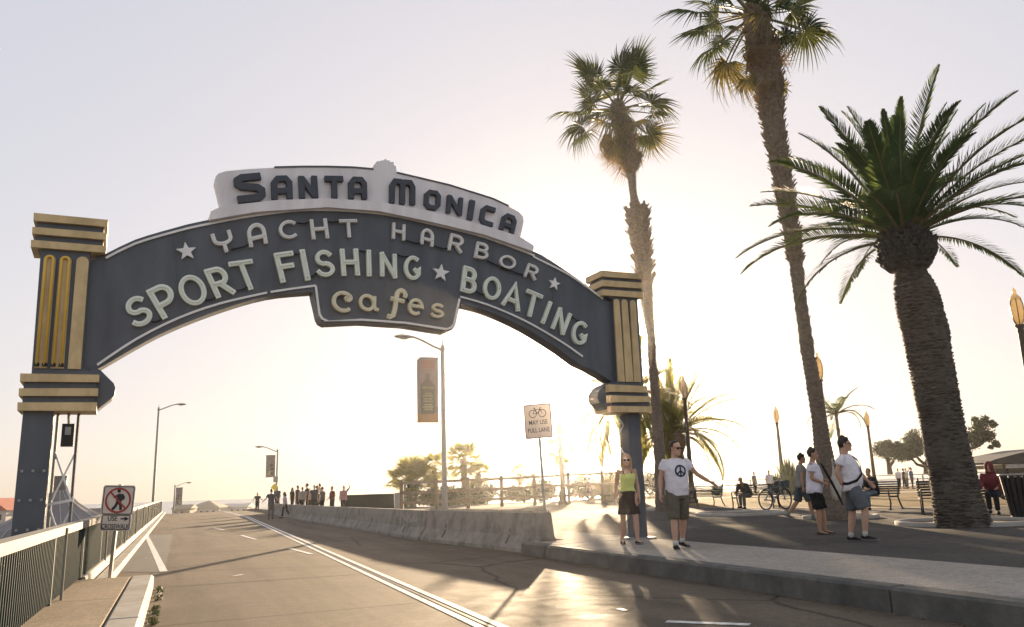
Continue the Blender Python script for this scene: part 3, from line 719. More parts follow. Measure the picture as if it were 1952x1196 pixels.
# ================================================================== road lamps and banners
def lamp_parts(t, H, arm, bird=False, mat='lampgrey', ban=None):
    mb = MB(); mb.tube([(0, 0, 0), (0, 0, .5), (0, 0, H)], [.17, .155, .10], 10); mb.tube([(0, 0, H), (0, 0, H+.35)], [.03, .02], 6); mb.build('pole', MAT[mat], t, True)
    mb = MB(); mb.lathe([(.22, 0), (.22, .12), (.16, .2), (.14, .5)], 10); mb.build('pole_base', MAT[mat], t)
    mb = MB(); mb.ball((0, 0, H-.25), (.14, .14, .17)); mb.build('arm_joint', MAT[mat], t, True)
    pts = [(arm*q, 0, H-.25+.62*math.sin(q*1.5)**1.6) for q in [i/9 for i in range(10)]]
    mb = MB(); mb.tube(pts, [.065-.015*i/9 for i in range(10)], 8); mb.build('arm', MAT[mat], t, True)
    e = np.array(pts[-1]); mb = MB()
    secs = []
    for x, w, h in ((-.15, .04, .05), (.0, .10, .07), (.2, .17, .11), (.55, .17, .12), (.8, .13, .09), (.92, .04, .04)):
        secs.append([e+np.array([x, w*math.cos(a), h*(math.sin(a) if math.sin(a) > 0 else .9*math.sin(a))+.01]) for a in [2*math.pi*j/12 for j in range(12)]])
    mb.loft(secs); hd = mb.build('lamp_head', MAT[mat], t, True)
    mb = MB(); mb.ball(e+np.array([.42, 0, -.07]), (.26, .11, .08)); mb.build('lamp_lens', MAT['lens'], hd, True)
    mb = MB(); mb.tube([e+np.array([.45, 0, .12]), e+np.array([.45, 0, .19])], .035, 8); mb.build('photocell', MAT[mat], hd)
    if ban:
        for z in ban[:2]:
            mb = MB(); mb.tube([(0, 0, z), (ban[2], 0, z)], .016, 6); mb.build('banner_arm', MAT[mat], t)
            mb = MB(); mb.tube([(0, 0, z-.06), (0, 0, z+.06)], .10, 8); mb.build('pole_clamp', MAT[mat], t)
MAT['lens'] = M('lamp_lens', (.5, .48, .44), .2, .03, 4)
MAT['ban_pink'] = M('banner_mauve', (.27, .22, .23), .8, .08, 3, trans=.12)
MAT['ban_red'] = M('banner_red', (.34, .12, .11), .8, .08, 3)
MAT['ban_orange'] = M('banner_orange', (.38, .19, .09), .8, .1, 3, trans=.1)
MAT['ban_dark'] = M('bottle_print', (.085, .075, .065), .8, .1, 6)
MAT['ban_cream'] = M('label_print', (.40, .36, .20), .8, .1, 6)
MAT['ban_grey'] = M('banner_grey', (.20, .185, .17), .8, .3, 2.5)
yaw_l = math.atan2(-RT[1], -RT[0]); yaw_r = math.atan2(RT[1], RT[0])
def lampbase(px, py, Y): return at(px, py, Y)
# main lamp
mp_ = gp(848, 977, KZ); Hm = float(at(838, 648, mp_[1])[2])-KZ-.30
zb1 = float(at(833, 683, mp_[1])[2])-KZ; zb0 = float(at(842, 806, mp_[1])[2])-KZ
t = thing('street_lamp', 'tall grey street lamp with a bottle banner, behind the near barriers', 'street lamp', mp_, yaw_l, 'grey street lamps along the roadway')
lamp_parts(t, Hm, 1.75, True, ban=(zb1, zb0, 1.52))
for z, w, h in ((3.3, .2, .5), (2.7, .22, .7), (1.5, .2, .35)):
    mb = MB(); mb.lathe([(.135, z-h/2), (.135, z+h/2)], 8, caps=False); mb.build('pasted_bill', MAT['railtop'], t)
mb = MB(); mb.box((.0, -.14, 3.9), (.16, .14, .30)); mb.build('junction_box', MAT['lampgrey'], t)
def banner(base, yaw, zb0, zb1, x0, x1, label, kind):
    b = thing('banner', label, 'banner', (base[0], base[1], base[2]+zb0), yaw)
    # local x runs outwards along the lamp arm; camera looks at the side facing local +y or -y
    view = np.array([CAM[0]-base[0], CAM[1]-base[1]]); ly = np.array([-math.sin(yaw), math.cos(yaw)]); sgn = 1 if view@ly > 0 else -1
    h = zb1-zb0
    F = (np.zeros(3), np.array([1.0, 0, 0]), np.array([0, 0, 1.0]), np.array([0, float(sgn), 0]))
    if kind == 'bottle':
        mb = MB(); nx, nz = 6, 14; v = []
        for i in range(nz+1):
            for j in range(nx+1):
                x = x0+(x1-x0)*j/nx; z = h*i/nz; y = .02*math.sin(3*j/nx+2*i/nz)
                if i == nz and j == nx: z -= .16; y -= .05*sgn
                v.append((x, y, z))
        mb.add(v, [(i*(nx+1)+j, i*(nx+1)+j+1, (i+1)*(nx+1)+j+1, (i+1)*(nx+1)+j) for i in range(nz) for j in range(nx)])
        cl = mb.build('banner_cloth', MAT['ban_pink'], b, True)
        so = cl.modifiers.new('thickness', 'SOLIDIFY'); so.thickness = .006
        W_ = x1-x0; X = lambda q: x0+W_*q
        def pr(poly, mat, name, d=.03): mb = MB(); mb.prism(poly, F, d, d+.004); mb.build(name, MAT[mat], cl)
        pr([(X(.03), .02), (X(.97), .02), (X(.97), h*.14), (X(.03), h*.14)], 'ban_orange', 'orange_band', .026)
        pr([(X(.03), h*.145), (X(.97), h*.145), (X(.97), h*.24), (X(.03), h*.24)], 'ban_grey', 'grey_band', .026)
        c = .5; bt = [(.20, .13), (.80, .13), (.83, .2), (.84, .5), (.82, .57), (.70, .62), (.62, .65), (.59, .69), (.60, .72), (.60, .75), (.40, .75), (.40, .72), (.41, .69), (.38, .65), (.30, .62), (.18, .57), (.16, .5), (.17, .2)]
        pr([(X(a), h*z) for a, z in bt], 'ban_dark', 'bottle_print', .034)
        g = random.Random(2)
        for z, w in ((.53, .5), (.44, .36), (.405, .44), (.36, .4), (.32, .46), (.27, .40), (.235, .46), (.20, .42)):
            q = .5-w/2
            while q < .5+w/2-.03:
                dw = g.uniform(.03, .07); pr([(X(q), h*(z-.011)), (X(q+dw), h*(z-.011)), (X(q+dw), h*(z+.011)), (X(q), h*(z+.011))], 'ban_cream', 'label_print', .040); q += dw+.02
        for z, hh in ((.925, .03), (.86, .03), (.795, .012)):
            q = .18
            while q < .80:
                dw = g.uniform(.035, .07); pr([(X(q), h*(z-hh)), (X(q+dw), h*(z-hh)), (X(q+dw), h*(z+hh)), (X(q), h*(z+hh))], 'ban_red', 'banner_print', .034); q += dw+.025
    else:
        mb = MB(); mb.box(((x0+x1)/2, 0, h/2), (x1-x0, .02, h)); cl = mb.build('banner_cloth', MAT['ban_grey'], b)
        W_ = x1-x0; g = random.Random(4)
        for q in range(7):
            a = x0+W_*g.uniform(.08, .5); z = h*g.uniform(.08, .8); mb = MB(); mb.box((a+W_*.2, .012*sgn, z), (W_*g.uniform(.25, .4), .004, h*g.uniform(.04, .12)))
            mb.build('banner_print', MAT[['ban_pink', 'ban_dark', 'ban_cream', 'ban_dark'][q % 4]], cl)
    return b
banner(mp_, yaw_l, zb0, zb1, .28, 1.45, 'mauve banner printed with a dark bottle, hanging from the nearest grey street lamp', 'bottle')
# left lamp (behind the railing)
sL_ = s_at(292, 950, -2.3); q = rp(sL_, -2.3, -.4); HL = float(at(303, 772, q[1])[2])+.4-.3
t = thing('street_lamp', 'thin grey street lamp rising behind the left railing, without a banner', 'street lamp', q, yaw_r, 'grey street lamps along the roadway')
lamp_parts(t, HL, 1.9)
# far lamp with banner
q = at(526, 972, 104.0); H2 = float(at(525, 853, 104)[2])-q[2]-.3
t = thing('street_lamp', 'distant street lamp with a dark banner above the people walking by the barriers', 'street lamp', q, yaw_l, 'grey street lamps along the roadway')
z1_, z0_ = float(at(521, 868, 104)[2])-q[2], float(at(521, 910, 104)[2])-q[2]
lamp_parts(t, H2, 1.9, ban=(z1_, z0_, 1.5))
banner(q, yaw_l, z0_, z1_, .25, 1.4, 'dark picture banner on the distant street lamp above the walkers', 'dark')
q = at(331, 972, 150.0); H3 = float(at(331, 922, 150)[2])-q[2]-.3
t = thing('street_lamp', 'farthest street lamp at the road crest with a dark banner on its right', 'street lamp', q, yaw_r, 'grey street lamps along the roadway')
z1_, z0_ = float(at(331, 930, 150)[2])-q[2], float(at(331, 964, 150)[2])-q[2]
lamp_parts(t, H3, 1.9, ban=(z1_, z0_, 1.5))
banner(q, yaw_r, z0_, z1_, .2, 1.35, 'small dark banner on the farthest lamp by the end of the left railing', 'dark')
# caution sign and box on the far lamp pole
q2 = at(524, 914, 103.2)
t = thing('warning_sign', 'yellow diamond warning sign below a small grey plate on the distant lamp', 'sign', q2)
MAT['yellow'] = M('sign_yellow', (.75, .55, .03), .5, .08, 4)
mb = MB(); mb.prism([(0, -.5), (.5, 0), (0, .5), (-.5, 0)], (np.array([0, 0, -1.0]), np.array([1., 0, 0]), np.array([0, 0, 1.]), np.array([0, -1., 0])), 0, .03); mb.build('diamond_plate', MAT['yellow'], t)
mb = MB(); mb.box((.1, 0, .0), (.6, .03, .75)); mb.build('upper_plate', MAT['lampgrey'], t)

# ================================================================== road signs
MAT['sign_white'] = M('sign_sheeting', (.62, .55, .50), .5, .06, 5)
MAT['sign_red'] = M('sign_red', (.33, .035, .03), .5, .08, 8)
MAT['sign_black'] = M('sign_black', (.018, .018, .02), .5, .1, 8)
def rrect(w, h, r, c=(0, 0)):
    P = []
    for sx_, sy_, a0 in ((1, 1, 0), (-1, 1, 90), (-1, -1, 180), (1, -1, 270)):
        for k in range(5):
            a = R_(a0+k*22.5); P.append((c[0]+sx_*(w/2-r)+r*math.cos(a), c[1]+sy_*(h/2-r)+r*math.sin(a)))
    return P
FS = (np.zeros(3), np.array([1.0, 0, 0]), np.array([0, 0, 1.0]), np.array([0, -1.0, 0]))
def frame_at(z, y=0): return (np.array([0, y, z]), FS[1], FS[2], FS[3])
def lettering(txt, size, x, z, y, parent, mat, sx=1.0):
    c = bpy.data.curves.new('lettering', 'FONT'); c.body = txt; c.size = size; c.align_x = 'CENTER'; c.align_y = 'CENTER'; c.extrude = .0012; c.offset = size*.012
    c.materials.append(mat); t_ = link('lettering', c); me = bpy.data.meshes.new_from_object(t_); bpy.data.objects.remove(t_); o = link('lettering', me, parent); o.location = (x, y, z); o.rotation_euler = (R_(90), 0, 0); o.scale = (sx, 1, 1); return o
def plate(t, w, h, z, mat=MAT['sign_white'], name='sign_plate'):
    mb = MB(); mb.prism(rrect(w, h, .04), frame_at(z), .03, .034); p = mb.build(name, mat, t)
    mb = MB(); mb.ribbon(rrect(w-.045, h-.045, .032), .012, frame_at(z), .035, .037, True); mb.build('plate_border', MAT['sign_black'], p)
    for q in (-h*.42, h*.42):
        mb = MB(); mb.tube([(0, -.034, z+q), (0, -.043, z+q)], .012, 8); mb.build('bolt', MAT['steel'], p)
    return p
# no-pedestrian sign
b0 = gp(210, 1098, .2); d0 = float(b0[1])
t = thing('no_pedestrians_sign', 'leaning sign with a red barred walking figure and crosswalk arrow beside the left railing', 'sign', b0)
zc1 = float(at(224, 954, d0)[2])-.2; zc2 = float(at(218, 996, d0)[2])-.2
t.rotation_euler = (0, R_(2.6), R_(6))
mb = MB(); mb.box((0, 0, (zc1+.25)/2-.05), (.05, .05, zc1+.35)); mb.build('sign_post', MAT['steel'], t)
p1 = plate(t, .50, .47, zc1); ring = [(.185*math.cos(a), .185*math.sin(a)) for a in [2*math.pi*i/32 for i in range(32)]]
mb = MB(); mb.ribbon([(0.03+.035*0, 0.095), (.025, .02), (-.0, -.03)], .085, frame_at(zc1), .036, .0385); 
mb.tube([(.0, -.0355, zc1+.145), (.0, -.039, zc1+.145)], .028, 12)
mb.ribbon([(.0, -.02), (.045, -.07), (.055, -.15)], .042, frame_at(zc1), .0362, .039); mb.ribbon([(-.005, -.02), (-.03, -.09), (-.075, -.145)], .042, frame_at(zc1), .0364, .0392)
mb.ribbon([(.03, .10), (-.04, .06), (-.075, .045)], .030, frame_at(zc1), .0366, .0394); mb.ribbon([(.05, .10), (.085, .05), (.075, .01)], .030, frame_at(zc1), .0368, .0396)
mb.build('walking_figure', MAT['sign_black'], p1)
mb = MB(); mb.ribbon(ring, .028, frame_at(zc1), .041, .043, True); mb.ribbon([(-.125, .125), (.125, -.125)], .026, frame_at(zc1), .0405, .0425); mb.build('prohibition_ring', MAT['sign_red'], p1)
p2 = plate(t, .47, .265, zc2, name='lower_plate')
lettering('USE', .105, -.055, zc2+.055, -.036, p2, MAT['sign_black'], .85)
lettering('CROSSWALK', .105, 0, zc2-.065, -.036, p2, MAT['sign_black'], .68)
mb = MB(); mb.prism([(.07, .045), (.13, .045), (.13, .02), (.20, .056), (.13, .092), (.13, .067), (.07, .067)], frame_at(zc2), .035, .037); mb.build('arrow', MAT['sign_black'], p2)
# bike sign
b0 = gp(1043, 1030, KZ); d0 = float(b0[1])
t = thing('bicycle_lane_sign', 'white bicycle sign on a slim leaning post at the end of the barriers', 'sign', b0)
zc = float(at(1026, 803, d0)[2])-KZ; t.rotation_euler = (0, R_(-2.0), R_(-12))
mb = MB(); mb.box((0, 0, zc/2), (.055, .04, zc+.5)); mb.build('sign_post', MAT['steel'], t)
p1 = plate(t, .62, .76, zc)
for cx in (-.105, .105):
    mb = MB(); mb.ribbon([(cx+.082*math.cos(a), .165+.082*math.sin(a)) for a in [2*math.pi*i/22 for i in range(22)]], .015, frame_at(zc), .036, .039, True); mb.build('wheel_symbol', MAT['sign_black'], p1)
mb = MB()
for j, st in enumerate(([(-.105, .165), (-.055, .255), (.06, .255), (.0, .165), (-.105, .165)], [(.0, .165), (-.065, .285)], [(.105, .165), (.055, .28), (.085, .295)], [(-.09, .288), (-.04, .288)])): mb.ribbon(st, .014, frame_at(zc), .0362+j*.0003, .0385+j*.0004)
mb.build('bicycle_symbol', MAT['sign_black'], p1)
lettering('MAY USE', .135, 0, zc-.03, -.036, p1, MAT['sign_black'], .78); lettering('FULL LANE', .135, 0, zc-.20, -.036, p1, MAT['sign_black'], .74)

# ================================================================== fences
fe = thing('rail_fence', 'weathered timber post and rail fence across the back of the plaza', 'fence', gp(893, 968, KZ))
fo = gp(893, 968, KZ)
fp = [(766, 973, 916), (832, 972, 913), (893, 969, 910), (957, 966, 907), (1020, 963, 904), (1085, 960, 900), (1150, 957, 897), (1215, 955, 894)]
PW = []
for x, yb, yt in fp:
    b = gp(x, yb, KZ); h = float(at(x, yt, b[1])[2])
    PW.append((b, h)); mb = MB(); mb.beam((b[0], b[1], KZ-.1), (b[0], b[1], h), .22, .22, up=(0, 1, 0)); mb.build('fence_post', MAT['wood'], fe, off=fo)
for i in range(len(PW)-1):
    a, ha = PW[i]; b, hb = PW[i+1]
    for q, w in ((.25, .17), (.58, .17), (.9, .15)):
        mb = MB(); mb.beam((a[0], a[1]-.12, KZ+(ha-KZ)*q), (b[0], b[1]-.12, KZ+(hb-KZ)*q), .07, w); mb.build('fence_rail', MAT['wood'], fe, off=fo)
# dark railing on the right edge of the bridge
Yp = 60.
a = at(655, 975, Yp); b = at(751, 972, Yp); zt_ = float(at(700, 943, Yp)[2])
pr_ = thing('bridge_railing', 'dark green solid looking railing beside the man with raised arm', 'railing', (a[0], a[1], 0))
ao = np.array([a[0], a[1], 0])
mb = MB(); mb.beam((a[0], a[1], zt_-.04), (b[0], b[1], zt_-.04), .12, .1); mb.build('top_rail', MAT['greenrail'], pr_, off=ao)
mb = MB(); k = 52
for i in range(k): 
    p = a+(b-a)*(i+.5)/k; mb.beam((p[0], p[1], 0), (p[0], p[1], zt_-.09), .085, .06, up=(0, 1, 0))
tag(mb.build('balusters', MAT['greenrail'], pr_, off=ao), kind='stuff')
mb = MB(); mb.beam((b[0]+.25, b[1], 0), (b[0]+.25, b[1], zt_+.05), .38, .38, up=(0, 1, 0)); mb.build('end_post', MAT['conc'], pr_, off=ao)
# pipe railing on the bluff edge to the right
b0 = at(1330, 922, 76.); gr = thing('bluff_railing', 'low pale pipe railing along the bluff edge beyond the dry lawn', 'railing', (b0[0], b0[1], KZ))
go = np.array([b0[0], b0[1], KZ]); pts = [at(x, 915, Y) for x, Y in ((1225, 70), (1290, 74), (1360, 77), (1430, 79), (1510, 80), (1590, 81), (1670, 81), (1760, 80), (1850, 78), (1940, 75), (2060, 71))]
for i, p in enumerate(pts):
    mb = MB(); mb.tube([(p[0], p[1], KZ-.1), (p[0], p[1], 1.42)], .06, 6); mb.build('railing_post', MAT['railtop'], gr, off=go)
    if i:
        o_ = pts[i-1]
        for z in (.55, .95, 1.38):
            mb = MB(); mb.tube([(o_[0], o_[1], z), (p[0], p[1], z)], .045, 6); mb.build('rail', MAT['railtop'], gr, off=go)
# ================================================================== vegetation
MAT['leaf'] = M('palm_leaf', (.050, .085, .040), .6, .35, 3, trans=.13, tcol=(.16, .18, .05), spec=.06)
MAT['leaf_y'] = M('yellowing_palm_leaf', (.13, .115, .045), .55, .3, 3, trans=.2, tcol=(.26, .21, .06))
MAT['leaf_dead'] = M('dead_palm_leaf', (.17, .12, .07), .8, .3, 4, trans=.2, tcol=(.35, .22, .09))
MAT['leaf_date'] = M('date_palm_leaf', (.045, .085, .038), .6, .35, 3, trans=.20, tcol=(.16, .22, .06), spec=.06)
MAT['petiole'] = M('petiole', (.16, .14, .06), .5, .2, 6)
MAT['bark'] = M('palm_bark', (.17, .135, .105), .9, .35, 9, bump=.8, bscale=18, stretch=(1, 1, 2.2))
MAT['bark_d'] = M('date_palm_bark', (.098, .082, .066), .9, .4, 7, bump=.9, bscale=16, stretch=(1, 1, 3))
MAT['stub'] = M('leaf_base_stub', (.20, .155, .115), .9, .4, 9, bump=.4, bscale=20)
MAT['stub_d'] = M('date_leaf_base', (.055, .05, .045), .85, .45, 9, bump=.4, bscale=20)
MAT['foliage'] = M('broad_leaf', (.030, .050, .022), .6, .4, 1.5, trans=.10, tcol=(.12, .14, .04))
MAT['limb'] = M('tree_limb', (.07, .055, .042), .9, .3, 5)

def fan_mesh(name, rg, pet=1.1, rad=.95, droop=.3, span=150, nseg=40, fuse=.45, mats=('petiole', 'leaf'), cup=.25):
    mb = MB(); n = 7
    P = [np.array([pet*i/n, 0, -.10*pet*(i/n)**2*(1+droop)]) for i in range(n+1)]
    mb.tube(P, [.032-.016*i/n for i in range(n+1)], 5, m=0)
    e = P[-1]; 
    for k in range(nseg):
        th = R_(-span+2*span*(k+.5)/nseg)+rg.uniform(-.02, .02)
        L = rad*(.70+.30*math.cos(th*.5))*rg.uniform(.86, 1.08); dth = R_(2*span/nseg)*.5
        d = np.array([math.cos(th), math.sin(th), 0]); nrm = np.array([-math.sin(th), math.cos(th), 0])
        dr = droop*rg.uniform(.6, 1.5); tw = rg.uniform(-.15, .15); v = []
        for r, wq in ((.04, 1.0), (fuse, 1.0), (.62, .62), (.82, .34), (1.0, .05)):
            x = r*L; w = min(math.tan(dth)*x, math.tan(dth)*fuse*L)*wq*1.05
            z = -dr*L*max(0, r-fuse*.7)**1.6*1.5+cup*L*.35*(1-math.cos(th))*r*.5
            pull = 1-.25*dr*max(0, r-fuse)
            c = e+d*x*pull+np.array([0, 0, z])+nrm*tw*max(0, r-fuse)*L*.5
            fold = w*.55*(1 if k % 2 else -1)
            v += [c+nrm*w+np.array([0, 0, fold]), c-nrm*w-np.array([0, 0, fold])]
        mb.add(v, [(2*i, 2*i+1, 2*i+3, 2*i+2) for i in range(4)], 1)
    return mb.mesh(name, [MAT[q] for q in mats], False)
def feather_mesh(name, rg, L=3.6, bend=60, npair=62, ll=.52, mats=('petiole', 'leaf_date'), lift=28, bare=.10, dens=1.0, lw=.021):
    mb = MB(); n = 18; P = []; p = np.zeros(3); a = 0.0; ds = L/n; T = []
    for i in range(n+1):
        P.append(p.copy()); a = R_(bend)*(i/n)**1.35; t = np.array([math.cos(a), 0, -math.sin(a)]); T.append(t); p = p+t*ds
    mb.tube(P, [.036*(1-.9*i/n)+.003 for i in range(n+1)], 5, m=0)
    npair = int(npair*dens)
    for k in range(npair):
        q = bare+(1-bare)*(k+.5)/npair; i = min(int(q*n), n-1); fr = q*n-i
        c = P[i]*(1-fr)+P[i+1]*fr; t = T[i]; nz = np.array([-t[2], 0, t[0]]); nz = nz if nz[2] > 0 or True else -nz
        nz = np.array([math.sin(R_(bend)*q**1.35), 0, math.cos(R_(bend)*q**1.35)])
        for sd_ in (-1, 1):
            l = ll*(math.sin(math.pi*min(1, .16+.84*q))**.55*.95+.05)*rg.uniform(.85, 1.12)
            if q < .2: l *= .55+2.2*q
            side = np.array([0, sd_, 0]); f_ = .55+.75*q*q+rg.uniform(-.10, .10); li = math.tan(R_(lift))*rg.uniform(.6, 1.3)
            d = t*f_+side*(1.0-.45*q)+nz*li; d /= np.linalg.norm(d)
            w = np.cross(d, nz); w /= np.linalg.norm(w)+1e-9; w = w*.8+nz*.35*sd_; 
            g = np.array([0, 0, -1.0]); s_ = rg.uniform(.05, .22)
            m1 = c+d*l*.5+g*l*s_*.22; m2 = c+d*l+g*l*s_
            mb.add([c+w*lw*.6, c-w*lw*.6, m1-w*lw, m1+w*lw, m2], [(0, 1, 2, 3), (3, 2, 4)], 1)
    return mb.mesh(name, [MAT[q] for q in mats], False)
vg = random.Random(21)
FAN = [fan_mesh('fan_frond', vg, 1.15, .95, d, sp, 40, f) for d, sp, f in ((.15, 120, .5), (.40, 125, .45), (.65, 135, .42), (.30, 105, .48))]
FANY = [fan_mesh('fan_frond_yellow', vg, 1.0, .85, d, 110, 34, .42, ('petiole', 'leaf_y')) for d in (.6, .9)]
FAND = [fan_mesh('fan_frond_dead', vg, 1.0, .80, d, 80, 24, .35, ('petiole', 'leaf_dead')) for d in (.9, 1.2)]
FEA = [feather_mesh('date_frond', vg, 3.6, b, 84, .47, lift=l, lw=.021) for b, l in ((30, 30), (44, 26), (56, 20), (64, 14))]
FEAY = [feather_mesh('date_frond_yellow', vg, 3.2, 80, 60, .42, ('petiole', 'leaf_y'), lift=8)]
FEATHIN = [feather_mesh('slender_frond', vg, 2.0, b, 30, .42, lift=10, lw=.018) for b in (45, 80, 110)]

MAT['leaf_bg'] = M('sunlit_palm_leaf', (.085, .095, .032), .6, .35, 3, trans=.36, tcol=(.34, .32, .07), spec=.05)  # far copy of the palm leaf, sunlit yellow put into its colour
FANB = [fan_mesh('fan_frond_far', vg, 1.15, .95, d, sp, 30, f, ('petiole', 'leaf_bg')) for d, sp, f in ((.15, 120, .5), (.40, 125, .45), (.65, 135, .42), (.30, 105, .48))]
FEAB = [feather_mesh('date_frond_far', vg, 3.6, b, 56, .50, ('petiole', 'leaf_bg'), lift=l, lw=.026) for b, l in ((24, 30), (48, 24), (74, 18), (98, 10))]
def place_frond(me, parent, c, az, el, roll=0.0, s=1.0, name='frond'):
    o = link(name, me, parent); o.location = [float(q) for q in c]
    o.rotation_mode = 'QUATERNION'
    q = Matrix.Rotation(az, 3, 'Z') @ Matrix.Rotation(-el, 3, 'Y') @ Matrix.Rotation(roll, 3, 'X')
    o.rotation_quaternion = q.to_quaternion(); o.scale = (s, s, s); return o
def trunk(t, base, pts, Y, name, mat, rings=.0, rough=.06, n=18, seg=8, seed=1):
    """pts: (px, py, width px) traced top to bottom at depth Y -> tapered trunk; returns world axis points and radii"""
    A = [at(x, y, Y) for x, y, w in pts]; Rr = [w/2/FPX*Y for x, y, w in pts]
    C = []; D = []
    for i in range(len(A)-1):
        for j in range(seg):
            u = j/seg; sm = u
            C.append(A[i]*(1-sm)+A[i+1]*sm); D.append(Rr[i]*(1-sm)+Rr[i+1]*sm)
    C.append(A[-1]); D.append(Rr[-1]); v = []; k = len(C)
    for i in range(k):
        for j in range(n):
            a = 2*math.pi*j/n; p = np.array([math.cos(a), math.sin(a), 0])
            nz = noise.noise(Vector((C[i][0]+p[0]*2, C[i][1]+p[1]*2+seed, C[i][2]*2.5)))
            r = D[i]*(1+rough*nz*1.6)+ (rings*(1 if i % 2 else -1))
            v.append(C[i]+p*r-base)
    f = [(i*n+j, (i+1)*n+j, (i+1)*n+(j+1) % n, i*n+(j+1) % n) for i in range(k-1) for j in range(n)]
    f += [tuple(range(n)), tuple(range(k*n-1, (k-1)*n-1, -1))]
    mb = MB(); mb.add(v, f); return mb.build(name, mat, t, True), C, D
def stubs(t, base, C, D, i0, i1, cnt, mat, rg, size=(.10, .16), name='bark_stubs', out=.5, taper=.4):
    mb = MB()
    for _ in range(cnt):
        u = rg.uniform(i0, i1)*(len(C)-1); i = min(int(u), len(C)-2); fr = u-i
        c = C[i]*(1-fr)+C[i+1]*fr; r = D[i]*(1-fr)+D[i+1]*fr; a = rg.uniform(0, 2*math.pi)
        o = np.array([math.cos(a), math.sin(a), 0]); tt = np.array([-math.sin(a), math.cos(a), 0]); w = rg.uniform(*size)*.5; h = rg.uniform(*size)*1.3
        b = c+o*(r-.03); up = np.array([0, 0, 1.0])*(.75)+o*out*rg.uniform(.5, 1.3)+tt*rg.uniform(-.25, .25); up /= np.linalg.norm(up)
        e = b+up*h; q = o*.03
        mb.add([b+tt*w-base, b-tt*w-base, e-tt*w*taper-base, e+tt*w*taper-base, b+q+tt*w*.5-base, b+q-tt*w*.5-base, e+q*.6-tt*w*taper-base, e+q*.6+tt*w*taper-base],
               [(0, 3, 2, 1), (4, 5, 6, 7), (0, 4, 7, 3), (1, 2, 6, 5), (3, 7, 6, 2)])
    return tag(mb.build(name, mat, t), kind='stuff')

# ---- tall fan palm beside the right pillar
def fan_palm(label, base_px, Y, tr, crown_px, nf, s, seed, stub_rng, els=(82, -38), skirt=10, extra=(), group='tall fan palms'):
    b = at(base_px[0], base_px[1], Y); b[2] = KZ
    t = thing('fan_palm', label, 'palm tree', b, 0, group); rg = random.Random(seed)
    tk, C, D = trunk(t, b, tr, Y, 'trunk', MAT['bark'], .012, .10, 16, 12, seed)
    for a0, a1, c_, sz in stub_rng: stubs(tk, b, C, D, a0, a1, c_, MAT['stub'], rg, sz, out=.6)
    c = at(*crown_px, Y)-b
    cr = MB(); cr.ball((0, 0, 0), (.28*s, .28*s, .5*s)); ch = cr.shift(c-np.array([0, 0, .2])).build('crown', MAT['stub'], t, True)
    ga = math.pi*(3-math.sqrt(5))
    for i in range(nf):
        q = (i+.5)/nf; el = els[0]+(els[1]-els[0])*(q**.85)+rg.uniform(-8, 8)
        az = i*ga+rg.uniform(-.55, .55); el += rg.uniform(-14, 14)
        me = FAN[rg.choice((0, 0, 3))] if el > 35 else FAN[rg.choice((1, 1, 3, 2))] if el > -12 else rg.choice((FAN[2], FAN[2], FAN[1], FANY[0], FANY[1]))
        place_frond(me, ch, c+np.array([math.cos(az)*.12*s, math.sin(az)*.12*s, .22*s-.45*s*q]), az, R_(el), rg.uniform(-.9, .9), s*rg.uniform(.62, 1.18))
    for i in range(skirt):
        az = rg.uniform(0, 6.28); place_frond(rg.choice(FAND+FANY[1:]), ch, c+np.array([math.cos(az)*.2*s, math.sin(az)*.2*s, -.35*s-rg.uniform(0, 1.0)*s]), az, R_(rg.uniform(-78, -55)), rg.uniform(-1, 1), s*rg.uniform(.6, .85), 'dead_frond')
    for az, el, dz, sc, kind in extra:
        place_frond(kind, ch, c+np.array([0, 0, dz]), az, R_(el), .3, sc)
    return t
YA = 33.4
fan_palm('tall fan palm with ragged half peeled trunk standing behind the right pillar', (1262, 977), YA,
         [(1184, 225, 30), (1194, 275, 36), (1200, 312, 32), (1203, 330, 17), (1208, 372, 15), (1212, 396, 20), (1215, 412, 36), (1219, 445, 33), (1223, 480, 28), (1229, 535, 28), (1233, 575, 24), (1241, 640, 15), (1247, 730, 18), (1253, 810, 20), (1258, 880, 22), (1262, 982, 25)],
         (1178, 208), 36, 1.46, 3, ((.02, .22, 120, (.16, .34)), (.36, .62, 380, (.18, .36)), (.62, .9, 60, (.08, .16))), (82, -42), 9,
         ((math.pi*.93, -62, -.3, 1.2, FANY[0]), (math.pi*1.05, -50, -.2, 1.5, FAND[0]), (-.2, -60, -.5, 1.1, FAN[2]), (.3, -72, -.9, 1.0, FAN[2])))
YB = 21.75
fan_palm('tallest fan palm with rough brown trunk and cropped crown at the top of the photo', (1598, 992), YB,
         [(1440, 25, 44), (1447, 70, 48), (1456, 110, 62), (1463, 160, 54), (1470, 210, 43), (1478, 265, 41), (1487, 315, 37), (1497, 370, 33), (1504, 415, 30), (1511, 455, 27), (1517, 500, 25), (1524, 560, 24), (1541, 680, 25), (1551, 735, 26), (1561, 800, 28), (1568, 850, 31), (1578, 900, 36), (1590, 950, 43), (1599, 998, 54)],
         (1436, 28), 40, 1.2, 8, ((.0, .24, 420, (.10, .22)), (.22, .56, 620, (.09, .17)), (.56, .68, 40, (.06, .10))), (80, -40), 8,
         ((math.pi*.97, -66, -.1, 1.25, FAND[1]), (math.pi*1.03, -70, -.2, 1.05, FAND[1]), (-.1, -12, -.1, 1.35, FAN[1]), (.15, -62, -1.0, 1.0, FANY[0]), (.0, -55, -.6, .9, FAN[2])))
